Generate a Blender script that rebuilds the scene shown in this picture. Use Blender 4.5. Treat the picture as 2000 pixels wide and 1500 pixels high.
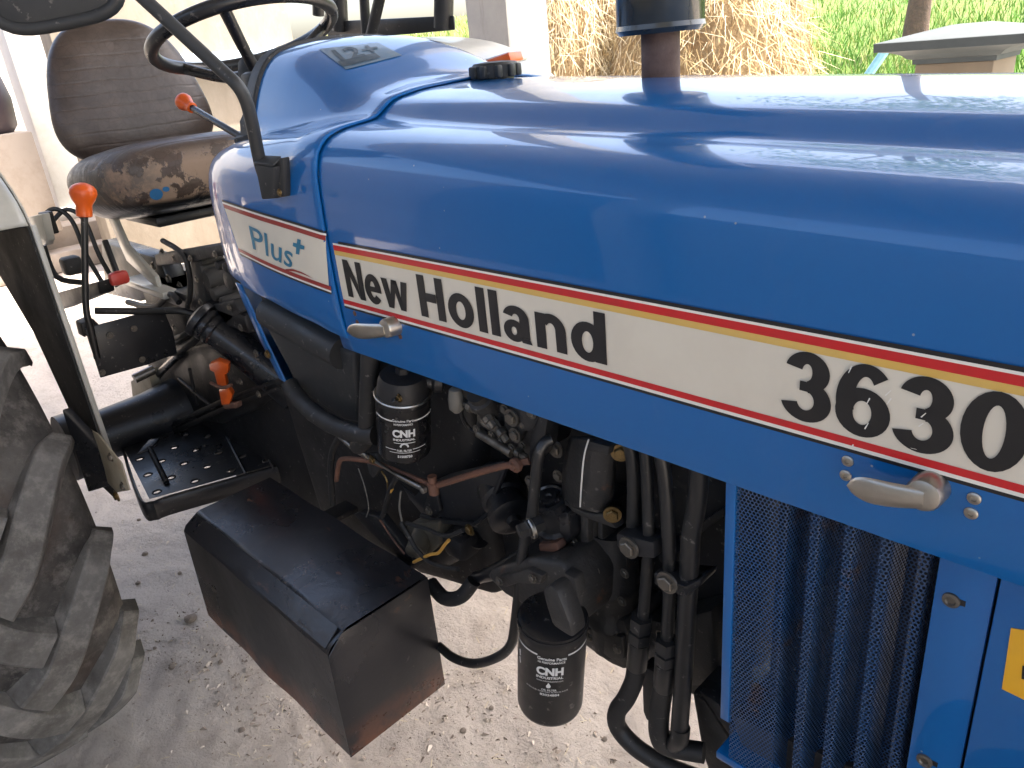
import bpy, bmesh, math, random
import numpy as np
from mathutils import Vector, Matrix

for o in list(bpy.data.objects): bpy.data.objects.remove(o, do_unlink=True)
scn = bpy.context.scene
COL = scn.collection
R = math.radians
random.seed(7)
rng = np.random.default_rng(7)

# ------------------------------------------------------------------ camera
# x = forward along the tractor, y = to its left, z = up; metres
_xr = np.array([-1550, -500, 1500.]); _xr /= np.linalg.norm(_xr)
_d = np.array([270, 3300, 1500.]); _d /= np.linalg.norm(_d); _d -= _xr*(_d@_xr); _d /= np.linalg.norm(_d)
AX, AZ = -_xr, -_d
AY = np.cross(AZ, AX)
CM = np.array([AX, AY, AZ])                 # lens axes -> place axes
CAM = np.array([0, -.9, 1.65])
cd = bpy.data.cameras.new('camera'); cam = bpy.data.objects.new('camera', cd); COL.objects.link(cam)
cd.sensor_width = 36; cd.lens = 27; cd.clip_start = .02; cd.clip_end = 2000
m = Matrix.Identity(4)
for i in range(3):
    m[i][0] = CM[i][0]; m[i][1] = -CM[i][1]; m[i][2] = -CM[i][2]; m[i][3] = CAM[i]
cam.matrix_world = m
scn.camera = cam

# ------------------------------------------------------------------ sky, sun, exposure
SUN_DIR = Vector((.30, .42, .86)).normalized()      # towards the sun
w = bpy.data.worlds.new('World'); scn.world = w; w.use_nodes = True
nt = w.node_tree
sky = nt.nodes.new('ShaderNodeTexSky'); sky.sky_type = 'NISHITA'; sky.sun_disc = False
sky.sun_elevation = math.asin(SUN_DIR.z); sky.sun_rotation = math.atan2(SUN_DIR.x, SUN_DIR.y)
sky.air_density = 1.0; sky.dust_density = 5.0; sky.ozone_density = .6
bg = nt.nodes['Background']; bg.inputs[1].default_value = .15
nt.links.new(sky.outputs[0], bg.inputs[0])
sd = bpy.data.lights.new('sun', 'SUN'); sd.energy = 3.2; sd.angle = R(1.0); sd.color = (1, .95, .87)
so = bpy.data.objects.new('sun', sd); COL.objects.link(so)
so.rotation_euler = SUN_DIR.to_track_quat('Z', 'Y').to_euler()
scn.view_settings.view_transform = 'Standard'; scn.view_settings.look = 'None'
scn.view_settings.gamma = 1; scn.view_settings.use_curve_mapping = False
scn.view_settings.exposure = 2.32
scn.view_settings.use_white_balance = True; scn.view_settings.white_balance_temperature = 6700; scn.view_settings.white_balance_tint = 10
scn.cycles.max_bounces = 10; scn.cycles.diffuse_bounces = 5; scn.cycles.glossy_bounces = 4
scn.cycles.transparent_max_bounces = 8

# ------------------------------------------------------------------ geometry helpers
def P(u, v, y=None, x=None, z=None):
    """point of the place seen at (u, v) of the photograph that lies on a plane of given x, y or z"""
    r = CM @ np.array([u-1000, v-750, 1500.])
    if y is not None: k = (y-CAM[1])/r[1]
    elif x is not None: k = (x-CAM[0])/r[0]
    else: k = (z-CAM[2])/r[2]
    return Vector(CAM+k*r)

def V(*a): return Vector(a)

class MB:
    """collects shapes into one mesh"""
    def __init__(s): s.v = []; s.f = []
    def add(s, vs, fs):
        o = len(s.v); s.v += [tuple(q) for q in vs]; s.f += [tuple(i+o for i in f) for f in fs]; return s
    def bm(s, b, mat=None):
        b.verts.index_update()
        s.add([(mat @ q.co) if mat else q.co.copy() for q in b.verts], [[q.index for q in f.verts] for f in b.faces]); b.free(); return s
    def box(s, c, d, bev=0, rot=None, seg=2):
        b = bmesh.new(); bmesh.ops.create_cube(b, size=1)
        bmesh.ops.scale(b, vec=d, verts=b.verts)
        if bev: bmesh.ops.bevel(b, geom=list(b.edges), offset=bev, segments=seg, profile=.5, affect='EDGES')
        mt = Matrix.Translation(Vector(c)) @ (rot.to_4x4() if rot else Matrix.Identity(4))
        return s.bm(b, mt)
    def tube(s, pts, r, seg=12, cap=True, smooth=0):
        pts = [Vector(p) for p in pts]
        n0 = len(pts)
        rs = list(r) if hasattr(r, '__len__') else [r]*n0
        if smooth:
            q = []; qr = []
            for i in range(n0-1):
                a, b_, c_, d_ = pts[max(i-1, 0)], pts[i], pts[i+1], pts[min(i+2, n0-1)]
                for k in range(smooth):
                    t = k/smooth
                    q.append(.5*((2*b_)+(c_-a)*t+(2*a-5*b_+4*c_-d_)*t*t+(-a+3*b_-3*c_+d_)*t**3))
                    qr.append(rs[i]*(1-t)+rs[i+1]*t)
            q.append(pts[-1]); qr.append(rs[-1]); pts, rs = q, qr
        n = len(pts); vs = []; fs = []
        t0 = (pts[1]-pts[0]).normalized()
        up = Vector((0, 0, 1)) if abs(t0.z) < .9 else Vector((0, 1, 0))
        nn = (up-t0*up.dot(t0)).normalized()
        for i in range(n):
            t = ((pts[min(i+1, n-1)]-pts[max(i-1, 0)])).normalized()
            nn = (nn-t*nn.dot(t)).normalized(); bb = t.cross(nn)
            for k in range(seg):
                a = 2*math.pi*k/seg
                vs.append(pts[i]+(nn*math.cos(a)+bb*math.sin(a))*rs[i])
        for i in range(n-1):
            for k in range(seg):
                fs.append((i*seg+k, i*seg+(k+1) % seg, (i+1)*seg+(k+1) % seg, (i+1)*seg+k))
        if cap:
            fs.append(tuple(range(seg-1, -1, -1))); fs.append(tuple((n-1)*seg+k for k in range(seg)))
        return s.add(vs, fs)
    def lathe(s, p0, axis, prof, seg=32, cap=True):
        """prof: (distance along axis, radius)"""
        p0 = Vector(p0); ax = Vector(axis).normalized()
        up = Vector((0, 0, 1)) if abs(ax.z) < .9 else Vector((1, 0, 0))
        e1 = (up-ax*up.dot(ax)).normalized(); e2 = ax.cross(e1)
        vs = []; fs = []
        for (h, r) in prof:
            for k in range(seg):
                a = 2*math.pi*k/seg
                vs.append(p0+ax*h+(e1*math.cos(a)+e2*math.sin(a))*r)
        for i in range(len(prof)-1):
            for k in range(seg):
                fs.append((i*seg+k, i*seg+(k+1) % seg, (i+1)*seg+(k+1) % seg, (i+1)*seg+k))
        if cap:
            fs.append(tuple(range(seg-1, -1, -1))); fs.append(tuple((len(prof)-1)*seg+k for k in range(seg)))
        return s.add(vs, fs)
    def prism(s, pts, ext, bev=0, seg=2):
        """closed polygon pts extruded by vector ext"""
        b = bmesh.new(); ext = Vector(ext)
        a = [b.verts.new(Vector(p)) for p in pts]; c = [b.verts.new(Vector(p)+ext) for p in pts]
        n = len(pts)
        f1 = b.faces.new(a); f2 = b.faces.new(c[::-1])
        for i in range(n): b.faces.new((a[i], c[i], c[(i+1) % n], a[(i+1) % n]))
        bmesh.ops.recalc_face_normals(b, faces=b.faces)
        if bev: bmesh.ops.bevel(b, geom=list(b.edges), offset=bev, segments=seg, profile=.5, affect='EDGES', clamp_overlap=True)
        return s.bm(b)
    def plate(s, px, y, t, bev=.004, seg=2):
        """outline seen at px (u, v), standing in the plane y, t metres thick away from the viewer"""
        return s.prism([P(u, v, y=y) for u, v in px], (0, t, 0), bev, seg)
    def grid(s, rows, closed=False):
        n = len(rows[0]); vs = [p for r in rows for p in r]; fs = []
        for i in range(len(rows)-1):
            for k in range(n-1 if not closed else n):
                fs.append((i*n+k, i*n+(k+1) % n, (i+1)*n+(k+1) % n, (i+1)*n+k))
        return s.add(vs, fs)
    def mesh(s, name, ang=40):
        me = bpy.data.meshes.new(name); me.from_pydata(s.v, [], s.f); me.validate()
        b = bmesh.new(); b.from_mesh(me); bmesh.ops.recalc_face_normals(b, faces=b.faces); b.to_mesh(me); b.free()
        me.polygons.foreach_set('use_smooth', [True]*len(me.polygons))
        me.set_sharp_from_angle(angle=R(ang)); return me
    def build(s, name, mat, parent=None, ang=40, label=None):
        return link(name, s.mesh(name, ang), mat, parent, label)

def link(name, me, mat, parent=None, label=None):
    o = bpy.data.objects.new(name, me); COL.objects.link(o)
    if mat is not None and not me.materials: me.materials.append(mat)
    if parent: o.parent = parent
    if label: o['label'] = label
    return o
def put(name, me, loc, rot=None, parent=None, scale=None):
    """another object on shared mesh data"""
    o = bpy.data.objects.new(name, me); COL.objects.link(o); o.location = loc
    if rot: o.rotation_euler = rot.to_euler() if not hasattr(rot, 'order') else rot
    if scale: o.scale = scale if hasattr(scale, '__len__') else (scale,)*3
    if parent: o.parent = parent
    return o
def tag(o, label, cat=None, group=None, kind=None):
    if label: o['label'] = label
    if cat: o['category'] = cat
    if group: o['group'] = group
    if kind: o['kind'] = kind
    return o
def empty(name, loc=(0, 0, 0)):
    o = bpy.data.objects.new(name, None); COL.objects.link(o); o.location = loc; return o
def mod(o, kind, **k):
    q = o.modifiers.new(kind.lower(), kind)
    for a, b in k.items(): setattr(q, a, b)
    return q
def interp_rows(keys, n):
    """smooth (Catmull-Rom) interpolation through a list of equal-length rows of points"""
    out = []
    K = [[Vector(p) for p in r] for r in keys]
    for i in range(len(K)-1):
        a, b, c, d = K[max(i-1, 0)], K[i], K[i+1], K[min(i+2, len(K)-1)]
        for k in range(n):
            t = k/n
            out.append([.5*((2*b[j])+(c[j]-a[j])*t+(2*a[j]-5*b[j]+4*c[j]-d[j])*t*t+(-a[j]+3*b[j]-3*c[j]+d[j])*t**3) for j in range(len(b))])
    out.append(K[-1]); return out
def smooth_row(row, n):
    return [r[0] for r in interp_rows([[p] for p in row], n)]

# ------------------------------------------------------------------ materials
class Mat:
    def __init__(s, name, base, rough=.5, metal=0, spec=.5, coat=0, coat_rough=.05):
        s.m = bpy.data.materials.new(name); s.m.use_nodes = True; s.nt = s.m.node_tree
        s.b = s.nt.nodes['Principled BSDF']
        s.b.inputs['Base Color'].default_value = (*base, 1); s.b.inputs['Roughness'].default_value = rough
        s.b.inputs['Metallic'].default_value = metal; s.b.inputs['Specular IOR Level'].default_value = spec
        s.b.inputs['Coat Weight'].default_value = coat; s.b.inputs['Coat Roughness'].default_value = coat_rough
        s.col = None; s.base = base; s.r = None; s.rough = rough; s.nrm = None
        s.tc = s.nt.nodes.new('ShaderNodeTexCoord'); s.co = s.tc.outputs['Object']
    def n(s, t, **k):
        q = s.nt.nodes.new(t)
        for a, b in k.items(): setattr(q, a, b)
        return q
    def L(s, a, b): s.nt.links.new(a, b)
    def scaled(s, sc):
        mp = s.n('ShaderNodeMapping'); s.L(s.co, mp.inputs[0]); mp.inputs['Scale'].default_value = sc; return mp.outputs[0]
    def noise(s, scale, detail=4, rough=.6, sc=None, dist=0):
        q = s.n('ShaderNodeTexNoise'); q.inputs['Scale'].default_value = scale; q.inputs['Detail'].default_value = detail
        q.inputs['Roughness'].default_value = rough; q.inputs['Distortion'].default_value = dist
        s.L(s.scaled(sc) if sc else s.co, q.inputs['Vector']); return q.outputs['Fac']
    def voro(s, scale, feature='F1', sc=None, rnd=1):
        q = s.n('ShaderNodeTexVoronoi'); q.feature = feature; q.inputs['Scale'].default_value = scale; q.inputs['Randomness'].default_value = rnd
        s.L(s.scaled(sc) if sc else s.co, q.inputs['Vector']); return q.outputs['Distance']
    def ramp(s, fac, lo, hi, a=0, b=1):
        q = s.n('ShaderNodeMapRange'); q.clamp = True
        for i, x in zip(('From Min', 'From Max', 'To Min', 'To Max'), (lo, hi, a, b)): q.inputs[i].default_value = x
        s.L(fac, q.inputs['Value']); return q.outputs[0]
    def math(s, op, a, b=None, c=None):
        q = s.n('ShaderNodeMath', operation=op)
        for i, x in enumerate((a, b, c)):
            if x is None: continue
            if isinstance(x, (int, float)): q.inputs[i].default_value = x
            else: s.L(x, q.inputs[i])
        return q.outputs[0]
    def mix(s, fac, color):
        q = s.n('ShaderNodeMix', data_type='RGBA'); q.blend_type = 'MIX'
        s.L(fac, q.inputs[0]) if not isinstance(fac, (int, float)) else setattr(q.inputs[0], 'default_value', fac)
        if s.col is None: q.inputs[6].default_value = (*s.base, 1)
        else: s.L(s.col, q.inputs[6])
        if isinstance(color, (tuple, list)): q.inputs[7].default_value = (*color, 1)
        else: s.L(color, q.inputs[7])
        s.col = q.outputs[2]; s.L(s.col, s.b.inputs['Base Color']); return s
    def rmix(s, fac, val):
        q = s.n('ShaderNodeMix', data_type='FLOAT'); s.L(fac, q.inputs[0])
        if s.r is None: q.inputs[2].default_value = s.rough
        else: s.L(s.r, q.inputs[2])
        q.inputs[3].default_value = val; s.r = q.outputs[0]; s.L(s.r, s.b.inputs['Roughness']); return s
    def bump(s, h, strength=.3, dist=.002, coat=False):
        q = s.n('ShaderNodeBump'); q.inputs['Strength'].default_value = strength; q.inputs['Distance'].default_value = dist
        s.L(h, q.inputs['Height'])
        if s.nrm is not None: s.L(s.nrm, q.inputs['Normal'])
        s.nrm = q.outputs[0]; s.L(s.nrm, s.b.inputs['Normal'])
        if coat: s.L(s.nrm, s.b.inputs['Coat Normal'])
        return s
    def xyz(s):
        q = s.n('ShaderNodeSeparateXYZ'); s.L(s.co, q.inputs[0]); return q.outputs

def paint_blue(name='tractor_blue', dust=True):
    a = Mat(name, (.001, .113, .365), .30, spec=.3, coat=.8, coat_rough=.035)
    a.mix(a.ramp(a.noise(2.5, 5), .35, .75, 0, .35), (.0015, .131, .405))
    if dust:
        a.mix(a.ramp(a.noise(9, 8, .7, sc=(1, 1, .6)), .58, .8, 0, .07), (.28, .29, .30))
        # little chips and scratches
        a.mix(a.ramp(a.voro(26), .035, .02, 0, .75), (.35, .36, .38))
    a.rmix(a.ramp(a.noise(14, 6), .4, .75, 0, .6), .42)
    a.bump(a.noise(7, 3), .04, .01)
    return a.m
def black_paint(name, base=(.012, .013, .016), rough=.3, rust=.0, dust=.25, bump=.15):
    a = Mat(name, base, rough, spec=.5)
    a.mix(a.ramp(a.noise(6, 8, .7), .45, .75, 0, dust), (.062, .058, .054))
    a.rmix(a.ramp(a.noise(5, 6), .4, .7), min(rough+.3, .9))
    a.mix(a.ramp(a.noise(70, 3), .645, .72, 0, .6), (.19, .175, .16))
    if rust: a.mix(a.ramp(a.noise(16, 8, .75), .66-rust*.1, .74-rust*.1, 0, .8), (.12, .05, .025)); 
    a.bump(a.noise(55, 4), bump, .002)
    return a.m
M = {}
M['blue'] = paint_blue()
M['blue_side'] = paint_blue('grille_panel_blue')
M['gloss_black'] = black_paint('gloss_black_paint', rough=.26, dust=.22)
M['black'] = black_paint('black_engine_paint', (.010, .010, .0115), .42, rust=.12, dust=.12, bump=.3)
M['cast'] = black_paint('black_cast_iron', (.026, .025, .0245), .42, rust=.3, dust=.5, bump=.8)
M['dark'] = black_paint('dark_oily_metal', (.008, .008, .0095), .5, dust=.12, bump=.4)
M['plastic'] = black_paint('charcoal_plastic', (.024, .0255, .027), .46, dust=.15, bump=.08)
M['hose'] = black_paint('black_hose_rubber', (.013, .013, .0135), .5, dust=.3, bump=.1)
M['pipe'] = black_paint('black_painted_pipe', (.014, .0145, .0155), .32, dust=.28, bump=.1)
def simple(name, base, rough, metal=0, var=None, bump=.1, bs=60, coat=0, spec=.5, vs=12, dist=.002):
    a = Mat(name, base, rough, metal, coat=coat, spec=spec)
    if var: a.mix(a.ramp(a.noise(vs, 6, .65), .38, .7), var)
    if bump: a.bump(a.noise(bs, 4), bump, dist)
    return a.m
M['steel'] = simple('worn_steel', (.38, .36, .33), .38, 1, (.22, .2, .17))
M['alu'] = simple('cast_aluminium', (.50, .47, .42), .36, 1, (.36, .34, .3), .12, 90)
M['bolt'] = simple('grimy_bolt_steel', (.24, .22, .19), .42, .8, (.06, .055, .05), vs=40)
M['brass'] = simple('dull_brass', (.30, .21, .09), .42, 1, (.12, .09, .06))
M['rust'] = simple('rusty_rod', (.17, .075, .045), .7, 0, (.075, .04, .03), .4, 120)
M['exhaust'] = simple('rusty_exhaust', (.085, .045, .035), .75, 0, (.15, .095, .075), .5, 90, vs=25)
M['orange'] = simple('orange_plastic', (.75, .12, .012), .32, 0, (.62, .085, .01), .03, spec=.5)
M['red_knob'] = simple('faded_red_plastic', (.50, .035, .022), .4, 0, (.42, .05, .04), .03)
M['fender'] = simple('pale_grey_fender_paint', (.44, .43, .38), .35, 0, (.36, .35, .31), .05, coat=.3)
M['cream_bracket'] = simple('cream_bracket_paint', (.40, .36, .27), .6, 0, (.28, .23, .16), .3)
M['fender_in'] = black_paint('fender_underside', (.008, .008, .007), .6, dust=.2)
M['cream'] = simple('cream_decal', (.70, .655, .55), .3, 0, (.66, .61, .51), .02, coat=.3)
M['cream2'] = simple('cream_decal_light', (.80, .78, .72), .3, 0, None, 0, coat=.3)
M['red'] = simple('red_decal', (.58, .014, .018), .32, 0, (.50, .016, .02), .02, coat=.3, vs=30)
M['maroon'] = simple('dark_red_decal', (.30, .025, .022), .32, 0, None, 0, coat=.3)
M['yellow'] = simple('yellow_decal', (.68, .43, .10), .32, 0, (.66, .46, .15), .02, coat=.3)
M['ink'] = simple('black_decal', (.010, .010, .011), .38, 0, None, 0, coat=.2)
M['teal'] = simple('teal_lettering', (.02, .18, .30), .35, 0, None, 0, coat=.3)
M['white_ink'] = simple('white_print', (.62, .62, .60), .5, 0, None, 0)
M['filter'] = black_paint('filter_black', (.008, .008, .009), .24, dust=.08, bump=.04)
M['grey_bulb'] = simple('grey_primer_bulb', (.16, .15, .13), .5)
M['wire_y'] = simple('yellow_wire', (.55, .30, .06), .5)
M['sticker_y'] = simple('yellow_sticker', (.80, .42, .02), .35, 0, (.74, .38, .03), .02, coat=.4)
M['sticker12'] = simple('faded_grey_sticker', (.10, .16, .22), .35, 0, (.06, .14, .24), .05, vs=30, coat=.3)
M['sticker12_ink'] = simple('faded_sticker_ink', (.035, .06, .085), .4, 0, None, 0)

# ================================================================== SETTING
def soil():
    a = Mat('dusty_soil', (.58, .51, .445), .92, spec=.15)
    a.mix(a.ramp(a.noise(1.1, 8, .65), .35, .68), (.64, .57, .50))
    a.mix(a.ramp(a.noise(4.5, 10, .72), .5, .72, 0, .7), (.43, .36, .295))
    a.mix(a.ramp(a.noise(38, 6, .7), .55, .75, 0, .5), (.38, .31, .25))
    a.mix(a.ramp(a.noise(60, 4, .7), .6, .72, 0, .45), (.66, .59, .50))
    a.bump(a.noise(10, 9, .72), .8, .04); a.bump(a.noise(70, 7, .78), .9, .008)
    return a.m
M['soil'] = soil()
def hgrid(xs, ys, f):
    b = MB(); b.grid([[V(x, y, f(x, y)) for y in ys] for x in xs]); return b
def fbm(x, y, s=1.0):
    v = 0
    for i, (a, q) in enumerate(((1, 1), (.5, 2.3), (.28, 4.9), (.15, 9.7))):
        v += a*math.sin(x*q*s+1.7*i+1.3*math.sin(y*q*s*.8+i))*math.cos(y*q*s*1.1+2.1*i+.9*math.sin(x*q*s*.7))
    return v
def spread(lo, hi, n, near0, near1, far):
    c = list(np.linspace(lo, hi, n))
    k = 1; step = (hi-lo)/n
    a = lo; b = hi; L = []; Hh = []
    st = step
    while a > near0: st *= 1.35; a -= st; L.append(a)
    st = step
    while b < near1: st *= 1.35; b += st; Hh.append(b)
    return L[::-1]+c+Hh
gx = spread(-4, .8, 230, -400, 400, 0); gy = spread(-1.6, 1.2, 140, -400, 400, 0)
def gz(x, y):
    d = math.hypot(x+1.5, y)
    return (.009*fbm(x, y, 4)+.006*fbm(x+3, y, 13)+.003*fbm(x, y+2, 37)) if d < 8 else 0
g = hgrid(gx, gy, gz).build('ground', M['soil'], ang=180); tag(g, 'dusty beige bare earth under the tractor', kind='structure')

def grassmat(name, c1, c2, c3):
    a = Mat(name, c1, .8, spec=.2)
    a.mix(a.ramp(a.noise(.35, 6), .4, .62), c2)
    a.mix(a.ramp(a.noise(2.2, 8, .7), .5, .7, 0, .7), c3)
    a.bump(a.noise(9, 8, .7), .8, .2)
    return a.m
M['meadow'] = grassmat('meadow_ground', (.13, .22, .05), (.20, .25, .07), (.26, .24, .11))
def hillz(x, y):
    t = max(0, y-6.2); t2 = max(0, (-x-14))
    return 6.0*(1-math.exp(-.22*(t*t/(t+1.5))/6.0))+.05*fbm(x, y, .9)*min(1, t/2)-.02
hx = list(np.linspace(-60, -9, 40))+list(np.linspace(-8.5, 5, 40))+list(np.linspace(6, 40, 14)); hy = list(np.linspace(6.0, 14, 50))+list(np.linspace(14.5, 60, 30))+[120, 300]
h = hgrid(hx, hy, hillz).build('hillside', M['meadow'], ang=180); tag(h, 'green and yellow grassy hillside behind the shed', kind='structure')

def blade_stuff(name, n, area, zf, hrange, wid, mats, label, cat=None, lean=.4):
    v = np.zeros((n*3, 3)); mi = rng.integers(0, len(mats), n)
    for i in range(n):
        x, y = area(); z = zf(x, y); a = rng.uniform(0, 6.28); h = rng.uniform(*hrange)
        dx, dy = math.cos(a)*wid, math.sin(a)*wid
        v[3*i] = (x-dx, y-dy, z-.02); v[3*i+1] = (x+dx, y+dy, z-.02); v[3*i+2] = (x+rng.normal()*h*lean, y+rng.normal()*h*lean, z+h)
    me = bpy.data.meshes.new(name); me.from_pydata(v.tolist(), [], [(3*i, 3*i+1, 3*i+2) for i in range(n)])
    for q in mats: me.materials.append(q)
    me.polygons.foreach_set('material_index', mi.tolist())
    o = bpy.data.objects.new(name, me); COL.objects.link(o); tag(o, label, cat, kind='stuff'); return o
def leafm(name, c):
    a = Mat(name, c, .6, spec=.3); a.b.inputs['Subsurface Weight'].default_value = 0; return a.m
G1, G2, G3, G4 = leafm('grass_bright', (.16, .33, .05)), leafm('grass_green', (.11, .25, .04)), leafm('grass_yellow', (.38, .38, .12)), leafm('grass_straw', (.52, .45, .22))
def area_right():
    while True:
        y = 6.6+rng.exponential(3.2); x = rng.uniform(-11, 1.5)
        if y < 20 and (x > -6.5-.5*(y-6)): return x, y
blade_stuff('meadow_grass', 42000, area_right, hillz, (.08, .26), .012, [G1, G1, G2, G2, G3], 'green grass covering the bank behind the straw')
def area_left():
    y = 7+rng.exponential(7); return -rng.uniform(.8, 2.2)*y-1.5, y
blade_stuff('crop_grass', 26000, area_left, hillz, (.15, .4), .03, [G3, G3, G4, G1], 'pale yellow green field beyond the far fender')

# ---- shed over the tractor
a = Mat('shed_plaster', (.32, .32, .32), .8, spec=.2); a.mix(a.ramp(a.noise(3, 8, .7), .4, .7), (.38, .378, .37)); a.mix(a.ramp(a.noise(14, 6, .7, sc=(1, 1, .2)), .58, .75, 0, .6), (.24, .23, .21)); a.bump(a.noise(25, 6), .2, .01); M['plaster'] = a.m
M['roofm'] = simple('grey_roof_sheet', (.23, .23, .235), .8, 0, (.19, .19, .19), .1)
shed = empty('shed', (-1, -.5, 0)); tag(shed, 'open grey shed with square pillars sheltering the tractor', 'shed')
RX0, RX1, RY0, RY1, RZ = -5.0, 4.6, -5.0, 3.0, 4.6
def sub(o): o.location = -Vector(shed.location); return o
rb = MB(); rb.box(((RX0+RX1)/2, (RY0+RY1)/2, RZ+.06), (RX1-RX0, RY1-RY0, .12)); sub(rb.build('roof', M['roofm'], shed))
for k in range(6):
    x = RX0+.5+k*(RX1-RX0-1)/5
    q = MB(); q.box((x, (RY0+RY1)/2, RZ-.07), (.1, RY1-RY0-.1, .138)); sub(q.build('beam', M['roofm'], shed))
for (x, y, d) in ((-3.58, 2.62, .34), (3.6, 2.62, .34), (-3.58, -4.5, .34), (3.6, -4.5, .34)):
    q = MB(); q.box((x, y, (RZ-.01)/2), (d, d, RZ-.01), .012); sub(q.build('pillar', M['plaster'], shed))

q = MB(); q.box((.3, RY0+.15, 1.5), (RX1-RX0-1.2, .22, 3.0), .01); sub(q.build('added_side_wall', simple('grey_brown_plaster', (.34, .34, .34), .85, 0, (.28, .28, .28), .2, vs=2), shed))  # unseen wall, added to close off this side and darken the hood's reflections
q = MB(); q.box((-8.9, -4.75, 2.0), (10.2, .2, 4.0), .01); tag(q.build('reflection_dimming_wall', simple('dark_added_wall', (.085, .075, .068), .9, 0, (.06, .055, .05), .3, vs=3)), 'unseen dark wall added to dim reflections on the cowl', 'wall')  # unseen wall, added and kept dark so the cowl reflects less brightness
# ---- sunlit house corner at the far left: raised floor, pillar, wall
a = Mat('whitewash', (.55, .54, .52), .85, spec=.2); a.mix(a.ramp(a.noise(2.2, 8, .75), .5, .72, 0, .5), (.40, .36, .30)); a.bump(a.noise(20, 6), .2, .01); M['white'] = a.m
a = Mat('veranda_cement', (.36, .31, .265), .85, spec=.2); a.mix(a.ramp(a.noise(3, 8, .7), .45, .7), (.28, .23, .19)); a.bump(a.noise(20, 6), .2, .01); M['veranda'] = a.m
a = Mat('stained_plaster', (.27, .24, .2), .9, spec=.2); a.mix(a.ramp(a.noise(2.4, 9, .75, sc=(1, 1, .35)), .42, .68, 0, .8), (.19, .16, .125)); a.mix(a.ramp(a.noise(9, 8, .75), .56, .72, 0, .5), (.33, .31, .27)); a.bump(a.noise(18, 6), .3, .01); M['wall'] = a.m
q = MB(); q.box((-12.0, 0, .2), (6, 6, .4), .02); q.box((-8.85, 0, .1), (.3, 6, .2), .02)
tag(q.build('veranda_floor', M['veranda']), 'raised cement veranda floor with a step, behind the seat', kind='structure')
pl = MB(); b0 = P(62, 230, x=-9.6); b1 = P(120, 230, x=-9.6)
yc = .5*(P(35, 200, x=-9.6).y+P(160, 390, x=-9.6).y); 
pl.box((-9.6, 1.58, 1.9), (.34, .34, 3.0), .015); pl.box((-9.6, 1.58, .46), (.44, .44, .14), .02)
tag(pl.build('veranda_pillar', M['white']), 'sunlit white square pillar left of the seat', 'pillar')
hs = MB(); hs.box((-14.2, -1.0, 2.6), (.3, 11.6, 5.2), .02); tag(hs.build('house_wall', M['white']), 'long sunlit whitewashed house wall far behind the seat', 'wall')
bw = empty('back_wall', (-8.2, 2.8, 0)); tag(bw, 'stained beige plaster wall seen through the steering wheel', 'wall')
def subw(o): o.location = -Vector(bw.location); return o
y0w, y1w = P(280, 0, x=-8.2).y-.9, P(566, 40, x=-8.2).y
q = MB(); q.box((-8.35, (y0w+y1w)/2, 1.5), (.3, y1w-y0w, 3.0), .01); subw(q.build('masonry', M['wall'], bw))
q = MB(); zb = P(400, 118, x=-8.0).z; q.box((-8.1, (y0w+y1w)/2, zb), (.2, y1w-y0w-.1, .14), .01); subw(q.build('ledge', simple('pale_blue_ledge', (.45, .55, .62), .6), bw))
q = MB(); c = P(-12, 262, x=-9.0); q.lathe((c.x, c.y-.02, c.z), (0, 0, 1), [(0, .19), (.06, .24), (.3, .26), (.5, .23), (.62, .14), (.66, .03)], 28)
tag(q.build('water_drum', simple('dark_purple_plastic', (.035, .025, .035), .45, 0, (.05, .035, .04))), 'dark rounded drum at the far left edge beyond the pillar', 'drum')
q = MB(); q.box((c.x, c.y-.02, (c.z+.40)/2), (.6, .55, c.z-.402), .02); tag(q.build('drum_plinth', M['veranda']), 'sandy masonry plinth carrying the dark drum', 'plinth')

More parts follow.
